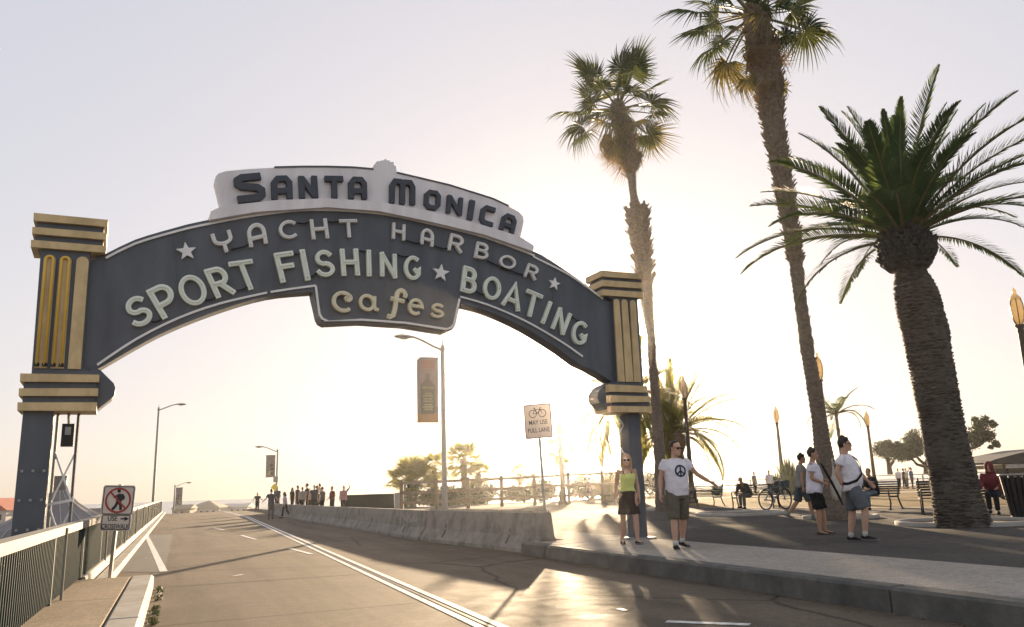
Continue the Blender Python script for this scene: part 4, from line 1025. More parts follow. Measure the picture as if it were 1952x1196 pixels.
# ---- the big date palm on the right
YC = 17.35
b = at(1837, 1004, YC); b[2] = KZ
t = thing('date_palm', 'stout date palm with ringed dark trunk and feathery crown at the right', 'palm tree', b)
tr = [(1734, 506, 50), (1737, 524, 56), (1744, 550, 74), (1752, 585, 81), (1763, 630, 82), (1774, 690, 78), (1784, 745, 76), (1793, 790, 76), (1804, 850, 76), (1815, 900, 79), (1825, 950, 83), (1832, 985, 90), (1838, 1008, 98)]
tk, C, D = trunk(t, b, tr, YC, 'trunk', MAT['bark_d'], .009, .05, 28, 9, 5)
rg = random.Random(31)
mb = MB()                                             # leaf-scar ledges ringing the trunk
for i in range(2, len(C)-2):
    c, r = C[i], D[i]; a0 = rg.uniform(0, 6.28); k = 15
    for j in range(k):
        a = a0+2*math.pi*j/k; w = math.pi/k*rg.uniform(.7, .98); h = rg.uniform(.014, .03); z = rg.uniform(-.03, .03); ou = rg.uniform(.012, .035)
        v = []
        for zz_, ro_ in ((z-h, -.01), (z+h, ou), (z+h*1.5, -.01)):
            for aa in (a-w, a, a+w): v.append(c-b+np.array([math.cos(aa)*(r+ro_-(.012 if aa != a else 0)), math.sin(aa)*(r+ro_-(.012 if aa != a else 0)), zz_]))
        mb.add(v, [(0, 1, 4, 3), (1, 2, 5, 4), (3, 4, 7, 6), (4, 5, 8, 7)])
tag(mb.build('leaf_scars', MAT['bark_d'], tk), kind='stuff')
c0 = at(1728, 480, YC)-b
mb = MB(); mb.lathe([(.30, -.46), (.42, -.36), (.50, -.20), (.52, 0), (.48, .22), (.38, .42), (.28, .56)], 20, c0); boss = mb.build('crown', MAT['bark_d'], t, True)
mb = MB(); mb.add([(-.065, 0, 0), (.065, 0, 0), (.05, .035, .10), (-.05, .035, .10), (-.03, .085, .16), (.03, .085, .16), (.0, .10, .11), (-.06, .06, .03), (.06, .06, .03)],
    [(0, 1, 2, 3), (3, 2, 5, 4), (4, 5, 6), (0, 3, 4, 7), (1, 8, 5, 2), (7, 4, 6), (8, 6, 5), (0, 7, 8, 1), (7, 6, 8)])
stubm = mb.mesh('leaf_base', MAT['stub_d'])
for row in range(9):
    z = -.42+row*.105; pr_z = [(-.46, .30), (-.36, .42), (-.20, .50), (0, .52), (.22, .48), (.42, .38), (.56, .28)]
    r = np.interp(z, [q[0] for q in pr_z], [q[1] for q in pr_z])
    for j in range(22):
        a = 2*math.pi*(j+.5*(row % 2))/22+rg.uniform(-.06, .06)
        o = link('leaf_base', stubm, boss); o.location = [float(q) for q in c0+np.array([math.cos(a)*r*.97, math.sin(a)*r*.97, z+rg.uniform(-.02, .02)])]
        o.rotation_euler = (R_(rg.uniform(-25, 10)), 0, a-math.pi/2); k = rg.uniform(.8, 1.25); o.scale = (k, k*1.15, k)
ga = math.pi*(3-math.sqrt(5)); N = 60
for i in range(N):
    q = (i+.5)/N; el = 85-78*q**1.0+rg.uniform(-6, 6); az = i*ga+rg.uniform(-.3, .3)
    me = FEA[0] if el > 58 else FEA[1] if el > 34 else FEA[2] if el > 10 else FEA[3]
    if el < 6 and rg.random() < .3: me = FEAY[0]
    place_frond(me, boss, c0+np.array([math.cos(az)*.22, math.sin(az)*.22, .62-.30*q]), az, R_(max(el, 7)), rg.uniform(-.3, .3), rg.uniform(.80, 1.08)*(.9 if el > 55 else 1.0))

# ---- background palms
def small_fan(label, px, py, Y, s, nf, seed, tw=9, els=(85, -50), group='fan palms behind the fence'):
    c = at(px, py, Y); b = np.array([c[0], c[1], KZ if py < 930 else KZ]); t = thing('fan_palm', label, 'palm tree', b, 0, group); rg = random.Random(seed)
    mb = MB(); h = c[2]-KZ; r = tw/2/FPX*Y
    mb.tube([(0, 0, -.1), (0, 0, h*.5), (0, 0, h)], [r*1.15, r, r*1.1], 9); tk = mb.build('trunk', MAT['bark'], t, True)
    C = [np.array([0, 0, h*i/8]) for i in range(9)]; stubs(tk, np.zeros(3), C, [r]*9, .2, 1, 70, MAT['stub'], rg, (.12, .25))
    mb = MB(); mb.ball((0, 0, h), (.2*s, .2*s, .3*s)); ch = mb.build('crown', MAT['stub'], t, True)
    for i in range(nf):
        q = (i+.5)/nf; el = els[0]+(els[1]-els[0])*q+rg.uniform(-8, 8); az = i*ga
        me = FANB[rg.choice((0, 3))] if el > 30 else rg.choice((FANB[1], FANB[2], FANB[2], FANY[0] if el < -10 else FANB[1]))
        place_frond(me, ch, (0, 0, h), az, R_(el), rg.uniform(-.4, .4), s*rg.uniform(.85, 1.15))
    return t
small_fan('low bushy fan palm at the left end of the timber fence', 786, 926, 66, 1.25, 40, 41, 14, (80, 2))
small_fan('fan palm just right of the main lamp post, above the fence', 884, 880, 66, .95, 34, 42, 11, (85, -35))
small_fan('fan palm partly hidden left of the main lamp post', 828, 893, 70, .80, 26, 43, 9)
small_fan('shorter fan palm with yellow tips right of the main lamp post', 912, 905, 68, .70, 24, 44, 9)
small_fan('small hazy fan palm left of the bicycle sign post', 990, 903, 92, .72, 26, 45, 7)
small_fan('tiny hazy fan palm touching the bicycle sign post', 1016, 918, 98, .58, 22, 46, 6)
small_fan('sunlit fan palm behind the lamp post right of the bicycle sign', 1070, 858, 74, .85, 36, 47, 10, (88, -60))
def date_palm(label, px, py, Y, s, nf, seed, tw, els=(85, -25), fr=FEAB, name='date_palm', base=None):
    c = at(px, py, Y); b = np.array([c[0], c[1], KZ]); 
    if base: b = at(base[0], base[1], Y); b[2] = KZ
    t = thing(name, label, 'palm tree', b); rg = random.Random(seed); h = c[2]-KZ; r = tw/2/FPX*Y; d = c-b
    P = [np.array([d[0]*q, d[1]*q, h*q-.1*(q == 0)]) for q in [i/8 for i in range(9)]]
    mb = MB(); mb.tube(P, [r*(1.1-.2*i/8) for i in range(9)], 10); tk = mb.build('trunk', MAT['bark'], t, True)
    stubs(tk, np.zeros(3), P, [r]*9, .3, 1, 90 if tw > 12 else 10, MAT['stub'], rg, (.1, .22))
    mb = MB(); mb.ball(P[-1], (r*1.3, r*1.3, r*1.6)); ch = mb.build('crown', MAT['stub'], t, True)
    for i in range(nf):
        q = (i+.5)/nf; el = els[0]+(els[1]-els[0])*q+rg.uniform(-6, 6); az = i*ga+rg.uniform(-.2, .2)
        k = 0 if el > 58 else 1 if el > 34 else 2 if el > 10 else 3
        place_frond(fr[min(k, len(fr)-1)], ch, P[-1]+np.array([math.cos(az)*r*.6, math.sin(az)*r*.6, r*.8]), az, R_(el), rg.uniform(-.4, .4), s*rg.uniform(.85, 1.08))
    return t
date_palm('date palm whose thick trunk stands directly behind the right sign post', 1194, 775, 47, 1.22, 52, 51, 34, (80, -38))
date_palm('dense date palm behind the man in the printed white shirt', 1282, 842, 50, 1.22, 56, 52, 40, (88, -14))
date_palm('slender feathery palm between the tallest fan palm and the lantern posts', 1594, 792, 46, 1.15, 13, 53, 6, (70, -5), FEATHIN, 'slender_palm', (1608, 900))
# spiky clumps
def spiky(label, px, py, Y, h, n, seed, wid=.05, spread=35, name='yucca_plant', cat='plant', mat='leaf'):
    c = at(px, py, Y); b = np.array([c[0], c[1], KZ]); t = thing(name, label, cat, b); rg = random.Random(seed); mb = MB()
    for i in range(n):
        az = rg.uniform(0, 6.28); el = R_(90-rg.uniform(0, spread)); l = h*rg.uniform(.6, 1.05); d = np.array([math.cos(az)*math.cos(el), math.sin(az)*math.cos(el), math.sin(el)])
        s_ = np.array([-math.sin(az), math.cos(az), 0])*wid; o = np.array([math.cos(az), math.sin(az), 0])*rg.uniform(0, h*.12)
        m = o+d*l*.55; e = o+d*l+np.array([0, 0, -.06*l]); mb.add([o+s_, o-s_, m-s_*.9, m+s_*.9, e], [(0, 1, 2, 3), (3, 2, 4)])
    tag(mb.build('leaves', MAT[mat], t), kind='stuff'); return t
spiky('tall spiky yucca clump behind the lantern post left of the tallest palm', 1506, 905, 58, 2.9, 110, 61, .09, 28)
spiky('spiky yucca clump partly hidden left of the lantern post', 1478, 908, 60, 1.9, 80, 62, .08, 50)
spiky('rounded grassy tuft beyond the empty bench', 1365, 918, 66, 1.1, 160, 63, .04, 75, 'grass_tuft')
spiky('sunlit spiky shrub behind the woman in the yellow top', 1158, 930, 58, 2.4, 150, 64, .05, 70, 'spiky_shrub', 'shrub', 'leaf_y')
# leafy shrubs and broadleaf trees
def leaf_cloud(mb, c, r, n, rg, size):
    for _ in range(n):
        d = np.array([rg.gauss(0, 1) for _ in range(3)]); d /= np.linalg.norm(d); p = np.array(c)+d*np.array(r)*(rg.random()**.4)
        a = np.array([rg.gauss(0, 1) for _ in range(3)]); a /= np.linalg.norm(a); b = np.cross(a, d+.01); b /= np.linalg.norm(b)+1e-9; s_ = size*rg.uniform(.6, 1.3)
        mb.add([p+a*s_, p+b*s_*.5, p-a*s_, p-b*s_*.5], [(0, 1, 2, 3)])
def shrub(label, px, py, Y, r, h, n, seed, size=.17):
    c = at(px, py, Y); b = np.array([c[0], c[1], KZ]); t = thing('shrub', label, 'shrub', b, 0, 'shrubs behind the timber fence'); rg = random.Random(seed)
    mb = MB()
    for i in range(5): leaf_cloud(mb, (rg.uniform(-r*.6, r*.6), rg.uniform(-r*.4, r*.4), h*rg.uniform(.15, .7)), (r*.5, r*.45, h*.42), n//5, rg, size)
    tag(mb.build('leaves', MAT['foliage'], t), kind='stuff')
    mb = MB()
    for i in range(4): mb.tube([(0, 0, 0), (rg.uniform(-r*.5, r*.5), rg.uniform(-.3, .3), h*.6)], .03, 4)
    mb.build('stem', MAT['limb'], t)
for i, (px, Y, r, h, lb) in enumerate(((800, 64.5, 2.0, 1.7, 'dark shrub behind the first bay of the timber fence'), (862, 66, 2.0, 1.5, 'dark shrub behind the timber fence below the bushy palms'),
        (925, 68, 2.1, 1.5, 'low shrub behind the timber fence right of the lamp post'), (985, 70, 2.0, 1.3, 'low sunlit shrub behind the fence left of the bicycle sign'), (1110, 71, 2.3, 2.2, 'tall brown backlit shrub behind the fence left of the woman'), (1180, 73, 2.2, 2.4, 'backlit shrub behind the woman and the right sign post'), (1040, 71.5, 2.0, 1.7, 'backlit shrub behind the fence right of the bicycle sign'), (1240, 74, 2.4, 2.2, 'backlit shrub between the right sign post and the printed shirt man'))):
    shrub(lb, px, 950, Y, r, h, 1500, 70+i)
def broad_tree(label, px, pyb, Y, blobs, limbs, seed, n=900, size=.16):
    b = at(px, pyb, Y); b[2] = KZ; t = thing('broadleaf_tree', label, 'tree', b, 0, 'broadleaf trees beyond the lawn'); rg = random.Random(seed); mb = MB()
    for bx, by, r in blobs:
        c = at(bx, by, Y+rg.uniform(-1, 1))-b; R3 = r/FPX*Y
        for _ in range(7): leaf_cloud(mb, c+np.array([rg.uniform(-.6, .6)*R3, rg.uniform(-.6, .6)*R3, rg.uniform(-.5, .5)*R3]), (R3*.5, R3*.5, R3*.4), n//7, rg, size)
    tag(mb.build('crown', MAT['foliage'], t), kind='stuff')
    mb = MB()
    for i, L in enumerate(limbs):
        P = [at(x, y, Y)-b for x, y in L]; mb.tube(P, [(.30-.07*j)*(1 if i == 0 else .6) for j in range(len(P))], 7)
    mb.build('trunk', MAT['limb'], t, True)
broad_tree('dark rounded tree beside the lantern post right of the big white shirted man', 1697, 905, 88, ((1690, 862, 27), (1710, 870, 22), (1682, 854, 18), (1700, 852, 18)), (((1697, 905), (1694, 885), (1690, 862)), ((1696, 890), (1708, 872))), 81)
broad_tree('dark tree with forked bare limbs just left of the stout date palm trunk', 1764, 905, 84, ((1738, 848, 28), (1753, 838, 24), (1726, 862, 21), (1772, 848, 20), (1745, 866, 14)), (((1766, 905), (1765, 885), (1772, 862), (1768, 845)), ((1765, 888), (1752, 876), (1742, 864)), ((1764, 890), (1748, 886), (1736, 872))), 82)
broad_tree('open leafy tree emerging right of the stout date palm trunk', 1830, 905, 80, ((1862, 824, 28), (1880, 836, 21), (1850, 842, 26), (1895, 848, 10), (1890, 808, 11), (1868, 806, 16)), (((1828, 905), (1832, 870), (1845, 845), (1862, 826)), ((1838, 858), (1866, 850), (1884, 836)), ((1862, 830), (1880, 815))), 83, 700)
# weeds in the left gutter
t = thing('weed', 'green weeds growing in the gutter by the left kerb', 'plant', gp(297, 1165, 0)); rg = random.Random(91); mb = MB()
for px, py in ((303, 1124), (305, 1129), (301, 1138), (302, 1145), (297, 1162), (295, 1170), (297, 1175), (291, 1184), (289, 1190), (294, 1192)):
    c = gp(px, py, 0)-gp(297, 1165, 0); leaf_cloud(mb, c+np.array([0, 0, .02]), (.05, .09, .035), 40, rg, .02)
tag(mb.build('leaves', MAT['foliage'], t), kind='stuff')

# dry leaves and grit gathered in the right-hand gutter
lt = random.Random(17); mb = MB()
for _ in range(420):
    q = lt.uniform(3.5, 15.4); l_ = 6.60-abs(lt.gauss(0, .11)); c = rp(q, l_, .008); a = lt.uniform(0, 6.28); k = lt.uniform(.008, .026)
    u = np.array([math.cos(a), math.sin(a), lt.uniform(-.3, .5)])*k; w = np.array([-math.sin(a), math.cos(a), lt.uniform(-.2, .4)])*k*.5
    mb.add([c-u, c+w, c+u, c-w], [(0, 1, 2, 3)])
tag(mb.build('leaf_litter', MAT['leaf_dead']), kind='stuff')
# ================================================================== people
def cloth(name, col, var=.10, stripe=False, rough=.85): 
    MAT[name] = M(name, col, rough, var, 7, bump=.35, bscale=9, spec=.15); return MAT[name]
for nm, c in (('tee_white', (.72, .68, .72)), ('tee_white2', (.70, .66, .72)), ('tee_grey', (.23, .225, .215)), ('shorts_olive', (.13, .115, .085)), ('shorts_black', (.016, .018, .018)), ('shorts_grey', (.115, .125, .135)),
              ('shorts_slate', (.07, .085, .09)), ('top_yellow', (.66, .70, .22)), ('skirt_brown', (.045, .034, .028)), ('jacket_olive', (.055, .05, .038)), ('jacket_black', (.018, .018, .022)), ('jeans', (.10, .135, .16)), ('hood_red', (.14, .03, .035)),
              ('tee_black', (.03, .03, .032)), ('tee_red', (.13, .03, .028)), ('tee_lilac', (.52, .44, .56)), ('trouser_grey', (.11, .105, .095)), ('trouser_dark', (.02, .022, .028)), ('tee_navy', (.04, .05, .075)), ('tee_pink', (.42, .22, .22)), ('tee_cream', (.55, .48, .38)), ('tee_blue', (.09, .14, .24)), ('cap_dark', (.03, .03, .035)), ('shoe_black', (.02, .02, .022)), ('shoe_white', (.55, .53, .50)), ('shoe_brown', (.10, .07, .045)), ('shoe_grey', (.22, .21, .20))):
    cloth(nm, c)
MAT['glasses'] = M('dark_glasses', (.015, .013, .013), .15, .05, 8)
fold_tex = bpy.data.textures.new('fold_clouds', 'CLOUDS'); fold_tex.noise_scale = .11; fold_tex.noise_depth = 2

def V(*a): return np.array(a, float)
class Figure:
    """local frame: faces -Y, +X is the figure's left; feet on z = 0"""
    def __init__(s, h=1.76, build=1.0, legs=((0, 0), (0, 0)), feet=((0), (0)), spread=(.0, .0), arms=None, lean=0, twist=0, head=(0, 0), seat=False, fem=False, belly=0.0):
        k = h/1.76; s.k = k; s.b = build; s.fem = fem; s.belly = belly
        s.hip = []; s.kn = []; s.an = []; s.toe = []
        for i, sg in enumerate((-1, 1)):                 # right leg first
            a, bnd = legs[i]; a, bnd = R_(a), R_(bnd); o = R_(spread[i])
            hp = V(sg*.092*k*(1.05 if fem else 1), 0, 0)
            th = V(sg*math.sin(o)*math.cos(a), -math.sin(a), -math.cos(a)*math.cos(o)); kn = hp+th*.435*k
            sh = V(sg*math.sin(o)*.6*math.cos(a-bnd), -math.sin(a-bnd), -math.cos(a-bnd)); sh /= np.linalg.norm(sh); an = kn+sh*.425*k
            f = R_(feet[i]); td = V(sg*.22, -math.cos(f), math.sin(f)); td /= np.linalg.norm(td)
            s.hip.append(hp); s.kn.append(kn); s.an.append(an); s.toe.append(td)
        low = min(min(a[2], (a+t*.17*k)[2]) for a, t in zip(s.an, s.toe))
        s.z0 = -(low-.075*k) if not seat else seat
        up = V(0, 0, s.z0)
        s.hip = [p+up for p in s.hip]; s.kn = [p+up for p in s.kn]; s.an = [p+up for p in s.an]
        s.pel = up
        L = R_(lean); T = R_(twist)
        rx = np.array([[1, 0, 0], [0, math.cos(L), -math.sin(L)], [0, math.sin(L), math.cos(L)]])   # +lean = forward (-Y)
        rzm = np.array([[math.cos(T), -math.sin(T), 0], [math.sin(T), math.cos(T), 0], [0, 0, 1]])
        s.Rt = rx@rzm
        s.tor = lambda x, y, z: s.pel+s.Rt@V(x*k, y*k, z*k)
        sw = .178*(.9 if fem else 1)*(.5+.5*build)
        s.shd = [s.tor(-sw, .01, .505), s.tor(sw, .01, .505)]
        s.elb = []; s.wri = []; s.fdir = []
        arms = arms or (((-.12, 0, -1), (-.05, -.12, -1)), ((.12, 0, -1), (.05, -.12, -1)))
        for i in range(2):
            u, f = [V(*q) for q in arms[i]]; u /= np.linalg.norm(u); f /= np.linalg.norm(f)
            e = s.shd[i]+u*.295*k; s.elb.append(e); s.wri.append(e+f*.25*k); s.fdir.append(f)
        hy, hp_ = R_(head[0]), R_(head[1])
        s.Rh = np.array([[math.cos(hy), -math.sin(hy), 0], [math.sin(hy), math.cos(hy), 0], [0, 0, 1]])@np.array([[1, 0, 0], [0, math.cos(hp_), -math.sin(hp_)], [0, math.sin(hp_), math.cos(hp_)]])
        s.neck = s.tor(0, .015, .545); s.hc = s.neck+s.Rt@V(0, -.02*k, .05*k)+s.Rh@V(0, -.015*k, .115*k)
    def ring(s, z, wx, wy, dy=0.0, n=18, p=2.4, inf=0.0):
        out = []
        for j in range(n):
            a = 2*math.pi*j/n; c, q = math.cos(a), math.sin(a)
            x = (wx+inf)*math.copysign(abs(c)**(2/p), c); y = (wy+inf)*math.copysign(abs(q)**(2/p), q)
            out.append(s.tor(x, y+dy, z))
        return out
    def torso_secs(s):
        b = s.b; f = s.fem; be = s.belly
        if f: return [(-.10, .15*b, .105*b, .01), (-.02, .172*b, .115*b, .012), (.06, .165*b, .105*b, .008), (.17, .128*b, .09*b, 0), (.26, .135*b, .098*b, -.008), (.35, .15*b, .112*b, -.022), (.43, .155*b, .098*b, -.005), (.50, .125*b, .07*b, .01), (.545, .06, .055, .015)]
        return [(-.10, .14*b, .10*b, .01), (-.02, .165*b, .112*b, .01), (.06, .163*b, (.110+be*.6)*b, -be*.4), (.17, .155*b, (.108+be)*b, -be*.7), (.27, .165*b, (.115+be*.6)*b, -.008-be*.3), (.36, .178*b, .118*b, -.008), (.44, .182*b, .105*b, .005), (.505, .145*b, .075*b, .012), (.548, .068, .06, .015)]
    def limb(s, mb, a, b, ra, rb, mid=None, n=12, over=0.0):
        d = (b-a)/np.linalg.norm(b-a); P = [a-d*ra*.5*over, a]; R = [ra*.75, ra]
        for q in (.25, .5, .75):
            P.append(a+(b-a)*q); r = ra+(rb-ra)*q
            if mid: r = mid[int(q*4)-1]
            R.append(r)
        P += [b, b+d*rb*.4]; R += [rb, rb*.7]
        if not over: P = P[1:]; R = R[1:]
        mb.tube(P, R, n)
    def body_mb(s, fingers=True, bare_legs=True, grip=(0, 0)):
        k = s.k; b = .6+.4*s.b; mb = MB(); fm = .9 if s.fem else 1.0
        mb.loft([s.ring(z, x, y, dy) for z, x, y, dy in s.torso_secs()])
        mb.tube([s.neck-s.Rt@V(0, 0, .06*k), s.neck, s.hc-s.Rh@V(0, -.01*k, .06*k)], [.062*k*b, .055*k*b*fm, .052*k*b*fm], 12)
        for i in range(2):
            s.limb(mb, s.hip[i]+V(0, 0, .03*k), s.kn[i], .092*k*b, .057*k*b, (.088*k*b, .078*k*b, .064*k*b), over=1)
            s.limb(mb, s.kn[i], s.an[i], .055*k*b, .036*k*b, (.058*k*b, .055*k*b, .042*k*b))
            a, t = s.an[i], s.toe[i]
            mb.tube([a+V(0, .02*k, -.02*k), a-V(0, 0, .035*k)+t*.03*k, a+t*.10*k-V(0, 0, .050*k), a+t*.16*k-V(0, 0, .055*k)], [.033*k, .033*k, .026*k, .016*k], 10)
            s.limb(mb, s.shd[i], s.elb[i], .052*k*b*fm, .038*k*b*fm, (.05*k*b*fm, .046*k*b*fm, .04*k*b*fm), over=1)
            s.limb(mb, s.elb[i], s.wri[i], .039*k*b*fm, .026*k*fm, (.041*k*b*fm, .037*k*b*fm, .03*k*fm))
            f = s.fdir[i]; sg = -1 if i == 0 else 1
            inn = V(-sg, 0, 0); inn = inn-f*(inn@f); inn /= np.linalg.norm(inn)+1e-9; fr = np.cross(f, inn)*(1 if i == 0 else -1)      # palm faces inwards
            if fr[1] > 0 and abs(f[1]) < .8: fr = -fr
            w = s.wri[i]; pc = w+f*.045*k
            secs = []
            for q, ww, hh in ((-.005, .024, .022), (.03, .036, .017), (.07, .041, .015), (.092, .038, .013)):
                secs.append([w+f*q*k+fr*ww*k*math.cos(t)+inn*hh*k*math.sin(t) for t in [2*math.pi*j/10 for j in range(10)]])
            mb.loft(secs)
            if fingers:
                for j, (o, l) in enumerate(((.030, .072), (.010, .082), (-.010, .076), (-.028, .058))):
                    p0 = w+f*.082*k+fr*o*k; g = grip[i]; c1 = R_(18+55*g); c2 = R_(45+110*g)
                    p1 = p0+(f*math.cos(c1)+inn*math.sin(c1))*l*.5*k; p2 = p1+(f*math.cos(c2)+inn*math.sin(c2))*l*.5*k
                    mb.tube([p0, p1, p2], [.0098*k, .009*k, .0075*k], 7)
                p0 = w+f*.03*k+fr*.03*k; p1 = p0+(f*.5+fr*.7+inn*.35)*.042*k; p2 = p1+(f*.8+fr*.3+inn*(.4+g))*.03*k
                mb.tube([p0, p1, p2], [.013*k, .011*k, .009*k], 7)
            else:
                mb.tube([w+f*.08*k, w+f*.13*k+inn*.02*k, w+f*.16*k+inn*.05*k], [.03*k, .026*k, .016*k], 8)
        # head: skull, jaw, nose, brow, ears
        H = lambda x, y, z: s.hc+s.Rh@(V(x, y, z)*k)
        secs = []
        for z, w, d, dy in ((-.118, .030, .030, -.050), (-.100, .048, .055, -.036), (-.07, .060, .075, -.018), (-.03, .068, .088, -.004), (.01, .073, .094, .003), (.05, .075, .096, .006), (.085, .068, .086, .008), (.108, .050, .062, .008), (.12, .02, .026, .008)):
            secs.append([H(w*math.cos(a), d*math.sin(a)+dy, z) for a in [2*math.pi*j/18 for j in range(18)]])
        mb.loft(secs)
        mb.tube([H(0, -.088, .02), H(0, -.100, -.012), H(0, -.112, -.034), H(0, -.090, -.044)], [.008*k, .011*k, .0145*k, .010*k], 8)
        mb.tube([H(-.045, -.082, .026), H(0, -.096, .028), H(.045, -.082, .026)], [.010*k, .011*k, .010*k], 6)
        mb.tube([H(-.024, -.086, -.066), H(0, -.096, -.064), H(.024, -.086, -.066)], [.007*k, .010*k, .007*k], 6)
        mb.ball(H(0, -.078, -.098), .026*k)
        for sg in (-1, 1): mb.ball(H(sg*.076, .012, -.005), (.012*k, .022*k, .034*k))
        return mb
    def shirt_mb(s, hem=-.06, sleeve=.55, inf=.018, top=.52, sl_r=.066, loose=0.0, necks=True):
        k = s.k; mb = MB(); T = s.torso_secs(); zs = [q[0] for q in T]
        def at_(z): return [np.interp(z, zs, [q[j] for q in T]) for j in (1, 2, 3)]
        lv = [hem+(top-hem)*i/9 for i in range(10)]; R = []
        for i, z in enumerate(lv):
            w, d, dy = at_(z); fl = inf+loose*(1-i/9)**1.5
            if i == 9: fl = inf*.7
            R.append(s.ring(z, w, d, dy, inf=fl))
        R.append(s.ring(top+.022, .075, .068, .012, inf=.006))
        mb.loft(R)
        if sleeve:
            for i in range(2):
                a, e = s.shd[i], s.elb[i]; d = e-a; b = .6+.4*s.b
                if sleeve <= 1: 
                    mb.tube([a-d*.10, a, a+d*sleeve*.5, a+d*sleeve], [.044*k*b, .053*k*b, sl_r*.92*k*b, sl_r*k*b], 14)
                else:
                    w = s.wri[i]; mb.tube([a-d*.10, a, a+d*.5, e], [.06*k*b, .068*k*b, .062*k*b, .056*k*b], 14); mb.tube([e-(w-e)*.12, e, e+(w-e)*.5, w], [.05*k*b, .056*k*b, .05*k*b, .042*k*b], 14)
        return mb
    def shorts_mb(s, length=.9, waist=.07, r0=.104, r1=.088, inf=.014):
        """length: share of the thigh covered (over 1 runs down the shin)"""
        k = s.k; b = .6+.4*s.b; mb = MB(); T = s.torso_secs(); zs = [q[0] for q in T]; R = []
        for z in (-.12, -.07, -.02, .03, waist):
            w, d, dy = [np.interp(max(z, -.1), zs, [q[j] for q in T]) for j in (1, 2, 3)]
            if z < -.1: w *= .85
            R.append(s.ring(z, w, d, dy, inf=inf))
        mb.loft(R)
        for i in range(2):
            h, kn, an = s.hip[i]+V(0, 0, .02*k), s.kn[i], s.an[i]; d = kn-h; q = min(length, 1.0)
            mb.tube([h-d*.08, h, h+d*q*.5, h+d*q], [r0*.9*k*b, r0*k*b, (r0+r1)/2*k*b, r1*k*b], 16)
            if length > 1:
                e = an-kn; q = min(length-1, 1); mb.tube([kn-e*.1, kn, kn+e*q*.5, kn+e*q], [r1*.9*k*b, r1*k*b, r1*.9*k*b, r1*.85*k*b], 14)
        return mb
    def skirt_mb(s, length=.62, waist=.09, flare=.03):
        k = s.k; mb = MB(); R = []
        kz = (s.kn[0][2]+s.kn[1][2])/2
        R_s = [(waist, 0), (.03, 0), (-.05, .004), (-.14, .012), (-.14-length*.22, .02)]
        T = s.torso_secs(); zs = [q[0] for q in T]
        for z, e in R_s[::-1]:
            w, d, dy = [np.interp(max(z, -.02), zs, [q[j] for q in T]) for j in (1, 2, 3)]
            R.append(s.ring(z, w, d+.01, dy, inf=.014+e+(flare if z < -.2 else 0), p=2.1))
        mb.loft(R); return mb
    def hair_mb(s, style='short'):
        k = s.k; H = lambda x, y, z: s.hc+s.Rh@(V(x, y, z)*k); mb = MB(); secs = []
        for z, w, d, dy in ((-.045, .050, .050, .048), (-.02, .074, .076, .028), (.015, .080, .088, .020), (.05, .082, .090, .024), (.088, .075, .086, .020), (.116, .058, .072, .012), (.132, .026, .034, .014)):
            secs.append([H(w*math.cos(a), d*math.sin(a)+dy, z) for a in [2*math.pi*j/18 for j in range(18)]])
        mb.loft(secs)
        if style == 'mop':
            for x, y, z, r in ((-.03, -.042, .095, .036), (.02, -.046, .095, .036), (.05, -.04, .09, .04), (-.055, -.03, .085, .04), (0, .02, .12, .05), (.0, .07, .05, .05)): mb.ball(H(x, y, z), r*k)
        if style == 'long':
            for sg in (-1, 1): mb.tube([H(sg*.045, -.02, .09), H(sg*.082, .0, .02), H(sg*.088, .01, -.07), H(sg*.085, -.02, -.17), H(sg*.08, -.045, -.24)], [.035*k, .034*k, .034*k, .032*k, .014*k], 9)
            mb.tube([H(0, .06, .05), H(0, .085, -.05), H(0, .085, -.16), H(0, .08, -.24)], [.07*k, .075*k, .07*k, .04*k], 12)
        return mb
    def shoes(s, t, mat, sandal=False):
        k = s.k
        for i in range(2):
            a, d = s.an[i], s.toe[i]; side = np.cross(d, V(0, 0, 1)); side /= np.linalg.norm(side); dn = np.cross(d, side); dn = dn if dn[2] < 0 else -dn
            mb = MB(); secs = []
            for q, w, h, b in ((-.066, .030, .050, .040), (-.048, .042, .078, .040), (0, .046, .082, .040), (.05, .048, .066, .048), (.11, .051, .046, .056), (.165, .044, .034, .062), (.20, .022, .018, .068)):
                c = a+d*q*k+dn*(b)*k; secs.append([c+side*w*k*math.cos(t_)+dn*h*k*.62*max(math.sin(t_), -1.0 if not sandal else -.35)*(1 if math.sin(t_) < 0 else .42) for t_ in [2*math.pi*j/14 for j in range(14)]])
            mb.loft(secs); o = mb.build('shoe', mat, t, True)
            mb = MB(); secs = []
            for q, w in ((-.070, .030), (-.048, .044), (0, .048), (.06, .050), (.12, .054), (.17, .046), (.206, .022)):
                c = a+d*q*k+dn*.066*k; secs.append([c+side*w*k*math.cos(t_)+dn*.010*k*math.sin(t_) for t_ in [2*math.pi*j/12 for j in range(12)]])
            mb.loft(secs); mb.build('sole', MAT['shoe_grey'] if mat is MAT['shoe_black'] else mat, o)
            if not sandal and i >= 0:
                mb = MB(); e = s.kn[i]-a; e /= np.linalg.norm(e); mb.tube([a-e*.02*k, a+e*.05*k, a+e*.07*k], [.044*k, .043*k, .041*k], 10); 
                mb.build('sock', MAT['shoe_white'] if mat is MAT['shoe_black'] else mat, t, True)
def skin_obj(mb, name, mat, parent, vox, smooth=4, fold=0.0):
    o = mb.build(name, mat, parent, True)
    r = o.modifiers.new('weld', 'REMESH'); r.mode = 'VOXEL'; r.voxel_size = vox; r.use_smooth_shade = True
    q = o.modifiers.new('soften', 'SMOOTH'); q.factor = .5; q.iterations = smooth
    if fold:
        d = o.modifiers.new('folds', 'DISPLACE'); d.texture = fold_tex; d.strength = fold; d.mid_level = .5; d.texture_coords = 'LOCAL'
    return o
